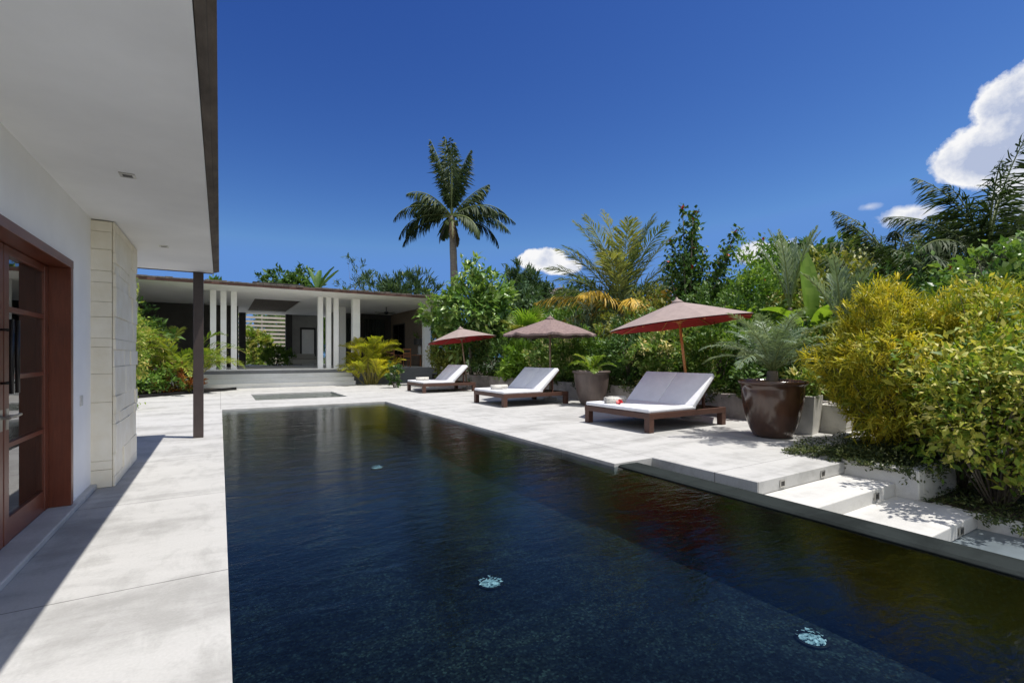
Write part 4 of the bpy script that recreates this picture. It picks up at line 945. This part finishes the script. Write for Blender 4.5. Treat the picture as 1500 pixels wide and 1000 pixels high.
# --- plants standing in the urns and planters
rg = random.Random(31)
fr = [(i*137.5+rg.uniform(-10, 10), 84-52*(i/26)+rg.uniform(-5, 5), 1.4*rg.uniform(.8, 1.12), 50+22*(i/26), {}) for i in range(28)]
palm('pygmy_palm', 'silvery feathery pygmy palm growing in the big shiny urn', (8.85, 5.12, .93), .3, fr, G['silver'], 84, r=.11, nleaf=46, ll=.33, lw=.017, hang=.28, ang=58, stemr=.012, jit=9, vee=.3, bark=M['bark'])
rg = random.Random(32)
fr = [(i*137.5+rg.uniform(-10, 10), 80-40*(i/8)+rg.uniform(-5, 5), .85*rg.uniform(.85, 1.1), 70+30*(i/8), {}) for i in range(9)]
palm('young_frond_plant', 'bright light green fronded plant in the matt urn', (9.85, 11.4, .93), .02, fr, G['bright'], 85, r=.05, nleaf=26, ll=.3, lw=.05, hang=.15, ang=50, stemr=.012, vee=.3)
shrub('planter_plant', 'cream variegated plant growing in the square planter', 'plant', (9.85, 5.12, .66), .3, .3, 0, .55, G['varieg'], .15, .06, 46, 10, 'leaf', 86, r0=.008)
# --- areca palms
def areca(label, loc, mat, n, h, ln, seed, spread, canes=True, ll=.42, lw=.035, droop=70, grp=None, rs=.35):
    rg = random.Random(seed); nr = np.random.default_rng(seed); t = thing('areca_palm', label, 'palm', loc, 0, grp); cn = MB()
    for i in range(n):
        a = i*2.4+rg.uniform(-.3, .3); r = rs*math.sqrt((i+.5)/n); b0 = Vector((r*math.cos(a), r*math.sin(a), -.1)); hh = h*rg.uniform(.12, 1)
        b1 = b0+Vector((math.cos(a)*spread*.4*rg.random(), math.sin(a)*spread*.4*rg.random(), hh)); cn.tube([b0, b0.lerp(b1, .5)+Vector((0, 0, .05)), b1], [.022, .02, .014], 6)
        for k in range(3):
            aa = a+rg.uniform(-1.2, 1.2); frond(nr, aa, R(80-spread*32*(i/n)-k*9+rg.uniform(-8, 8)), ln*rg.uniform(.75, 1.1), R(droop+rg.uniform(-15, 20)), 22, ll, lw, .15, 48, mat, t, tuple(b1), .011, M['canestem'], vee=.45)
    cn.build('canes', M['canestem'], t, smooth=True); return t
areca('yellow areca palm clump in front of the pavilion, right of its steps', (6.95, 26.0, 0), G['yareca'], 27, 1.7, 1.4, 87, .85, ll=.55, lw=.06, droop=58)
areca('big green areca palm behind the dark steel post', (-1.6, 24.6, 0), G['areca'], 16, 2.2, 2.2, 88, 1.1, ll=.6, lw=.055, droop=85, grp='green areca palms in the entrance bed', rs=.8)
areca('green areca palm at the left of the entrance bed, beside the pillar', (-3.6, 23.6, 0), G['areca'], 13, 2.4, 2.1, 89, 1.1, ll=.6, lw=.055, droop=85, grp='green areca palms in the entrance bed', rs=.7)
shrub('croton', 'low red and green croton under the green areca palms', 'shrub', (-1.5, 23.5, 0), .8, .7, .0, 1.1, leafmat('red_croton_leaf', [(.03, .07, .012), (.10, .12, .02), (.25, .06, .02), (.3, .2, .03)]), .2, .06, 110, 18, 'leaf', 90)
shrub('mixed_shrub', 'dark green shrub at the base of the green areca palms', 'shrub', (-3.0, 22.8, 0), 1.5, .9, .0, 1.3, G['mid'], .14, .06, 200, 18, 'leaf', 92)
shrub('mixed_shrub', 'tall dark shrub in the shade behind the green areca palms', 'shrub', (-4.0, 25.4, 0), 2.2, .8, .0, 4.3, G['dark'], .25, .1, 260, 18, 'leaf', 93)
shrub('climbing_plant', 'narrow column of pale fine-leaved climber right beside the stone pillar', 'climber', (-2.35, 17.4, 0), .55, .8, .1, 3.8, G['bright'], .1, .04, 330, 24, 'leaf', 94, k=10, up=-.1)
shrub('flowering_plant', 'small white-flowered plant on a dark foot at the head of the farthest daybed', 'plant', (7.2, 22.6, 0), .35, .35, .1, 1.1, G['dark'], .14, .06, 60, 14, 'leaf', 96, flower=(7, .11, M['white']), r0=.012)
# --- the big foreground bushes
shrub('yellow_croton', 'big rounded yellow croton bush on the raised planter beside the steps', 'shrub', (9.38, 3.40, -.02), 1.14, .97, .08, 2.55, G['croton'], .135, .018, 1150, 28, 'strip', 101, k=40, r0=.02, spread=.2, lump=.2, up=.25, shell=.62)
shrub('yellow_croton', 'taller yellow-green croton bush behind the leafy green bush at the right', 'shrub', (10.6, 2.6, -.02), 1.5, 1.0, .3, 2.65, G['croton2'], .13, .022, 1050, 26, 'strip', 102, k=40, r0=.02, spread=.2, lump=.24, up=.25, shell=.6)
shrub('green_bush', 'open leafy bright green bush in the lower bed at the right edge', 'shrub', (8.35, 1.95, -.38), 1.05, .66, .45, 2.35, G['bushmix'], .10, .045, 560, 14, 'leaf', 103, k=44, r0=.014, spread=.5, lump=.3, up=.2, shell=.35)
shrub('green_bush', 'second leafy green bush with large lobed leaves cut by the right frame edge', 'shrub', (8.9, 1.2, -.38), 1.0, .6, .4, 2.1, G['bright'], .14, .095, 240, 12, 'broad', 104, k=34, r0=.014, spread=.5, lump=.3, shell=.35)
shrub('green_bush', 'thin-stemmed shaded bush under the croton, beside the bottom step', 'shrub', (9.0, 2.5, -.30), 1.0, .55, .5, 1.8, G['croton2'], .15, .05, 220, 16, 'leaf', 105, k=40, r0=.012, spread=.5, lump=.3, shell=.3)
# ground cover spilling over the planter edges
def cover(name, label, regs, mat, seed, L=.05, W=.022):
    nr = np.random.default_rng(seed); lv = Leaves()
    for x0, x1, y0, y1, z0, z1, n in regs:
        P = np.stack([nr.uniform(x0, x1, n), nr.uniform(y0, y1, n), np.zeros(n)], 1)
        P[:, 2] = z0+(z1-z0)*nr.random(n)**1.6*(.5+.5*np.sin(P[:, 0]*7+P[:, 1]*5))
        Dn = nr.normal(size=(n, 3)); Dn[:, 2] = np.abs(Dn[:, 2])*.6
        lv.add(P, Dn, np.tile((0, 0, 1.), (n, 1))+nr.normal(size=(n, 3))*.4, L*nr.uniform(.7, 1.4, n), W*nr.uniform(.7, 1.3, n), nr.random(n), 'leaf')
    for x, y, z, ln, n in trails_[seed]:                              # trailing runners
        for i in range(n):
            px, py = x+nr.normal()*.12, y+nr.normal()*.12; l = ln*nr.random(); k = 16; q = nr.random(k)
            P = np.stack([px+nr.normal(size=k)*.03, py+nr.normal(size=k)*.03, z-q*l+.03], 1)
            lv.add(P, nr.normal(size=(k, 3))-np.array((.5, 0, .3)), np.tile((-.6, 0, .6), (k, 1))+nr.normal(size=(k, 3))*.5, L, W, nr.random(k), 'leaf')
    o = lv.build(name, mat); return tag(o, label, 'groundcover', None, 'stuff')
trails_ = {201: [(7.58, 2.9, .05, .3, 5), (7.58, 3.7, .05, .35, 6), (7.6, 2.55, .05, .25, 3), (7.58, 3.3, .05, .3, 12), (7.57, 3.95, .05, .3, 8), (7.58, 2.7, .05, .22, 8), (8.2, 2.48, .05, .25, 14), (7.8, 2.48, .05, .2, 8)], 202: [(7.5, 1.8, -.35, .14, 12), (7.5, 1.5, -.35, .14, 12), (7.5, 1.1, -.35, .14, 12), (7.5, .7, -.35, .14, 12)]}
cover('trailing_groundcover', 'dark trailing groundcover spilling over the raised planter edge by the steps', [(7.55, 10, 2.55, 4.1, -.02, .24, 9000), (7.5, 8.1, 3.0, 4.2, .03, .2, 2600)], G['cover'], 201)
cover('bed_groundcover', 'dense low groundcover along the bottom retaining wall at the right edge', [(7.55, 10, -1, 2.5, -.38, -.16, 11000)], G['cover'], 202)
# upper edge of the hedge bed: low leaves over the wall
trails_[203] = [(10.58, 6+i*.9, .58, .3, 6) for i in range(14)]
cover('wall_groundcover', 'dark creeping groundcover along the top of the garden wall', [(10.65, 11.4, 4.9, 21, .45, .8, 9000)], G['cover'], 203, .09, .04)
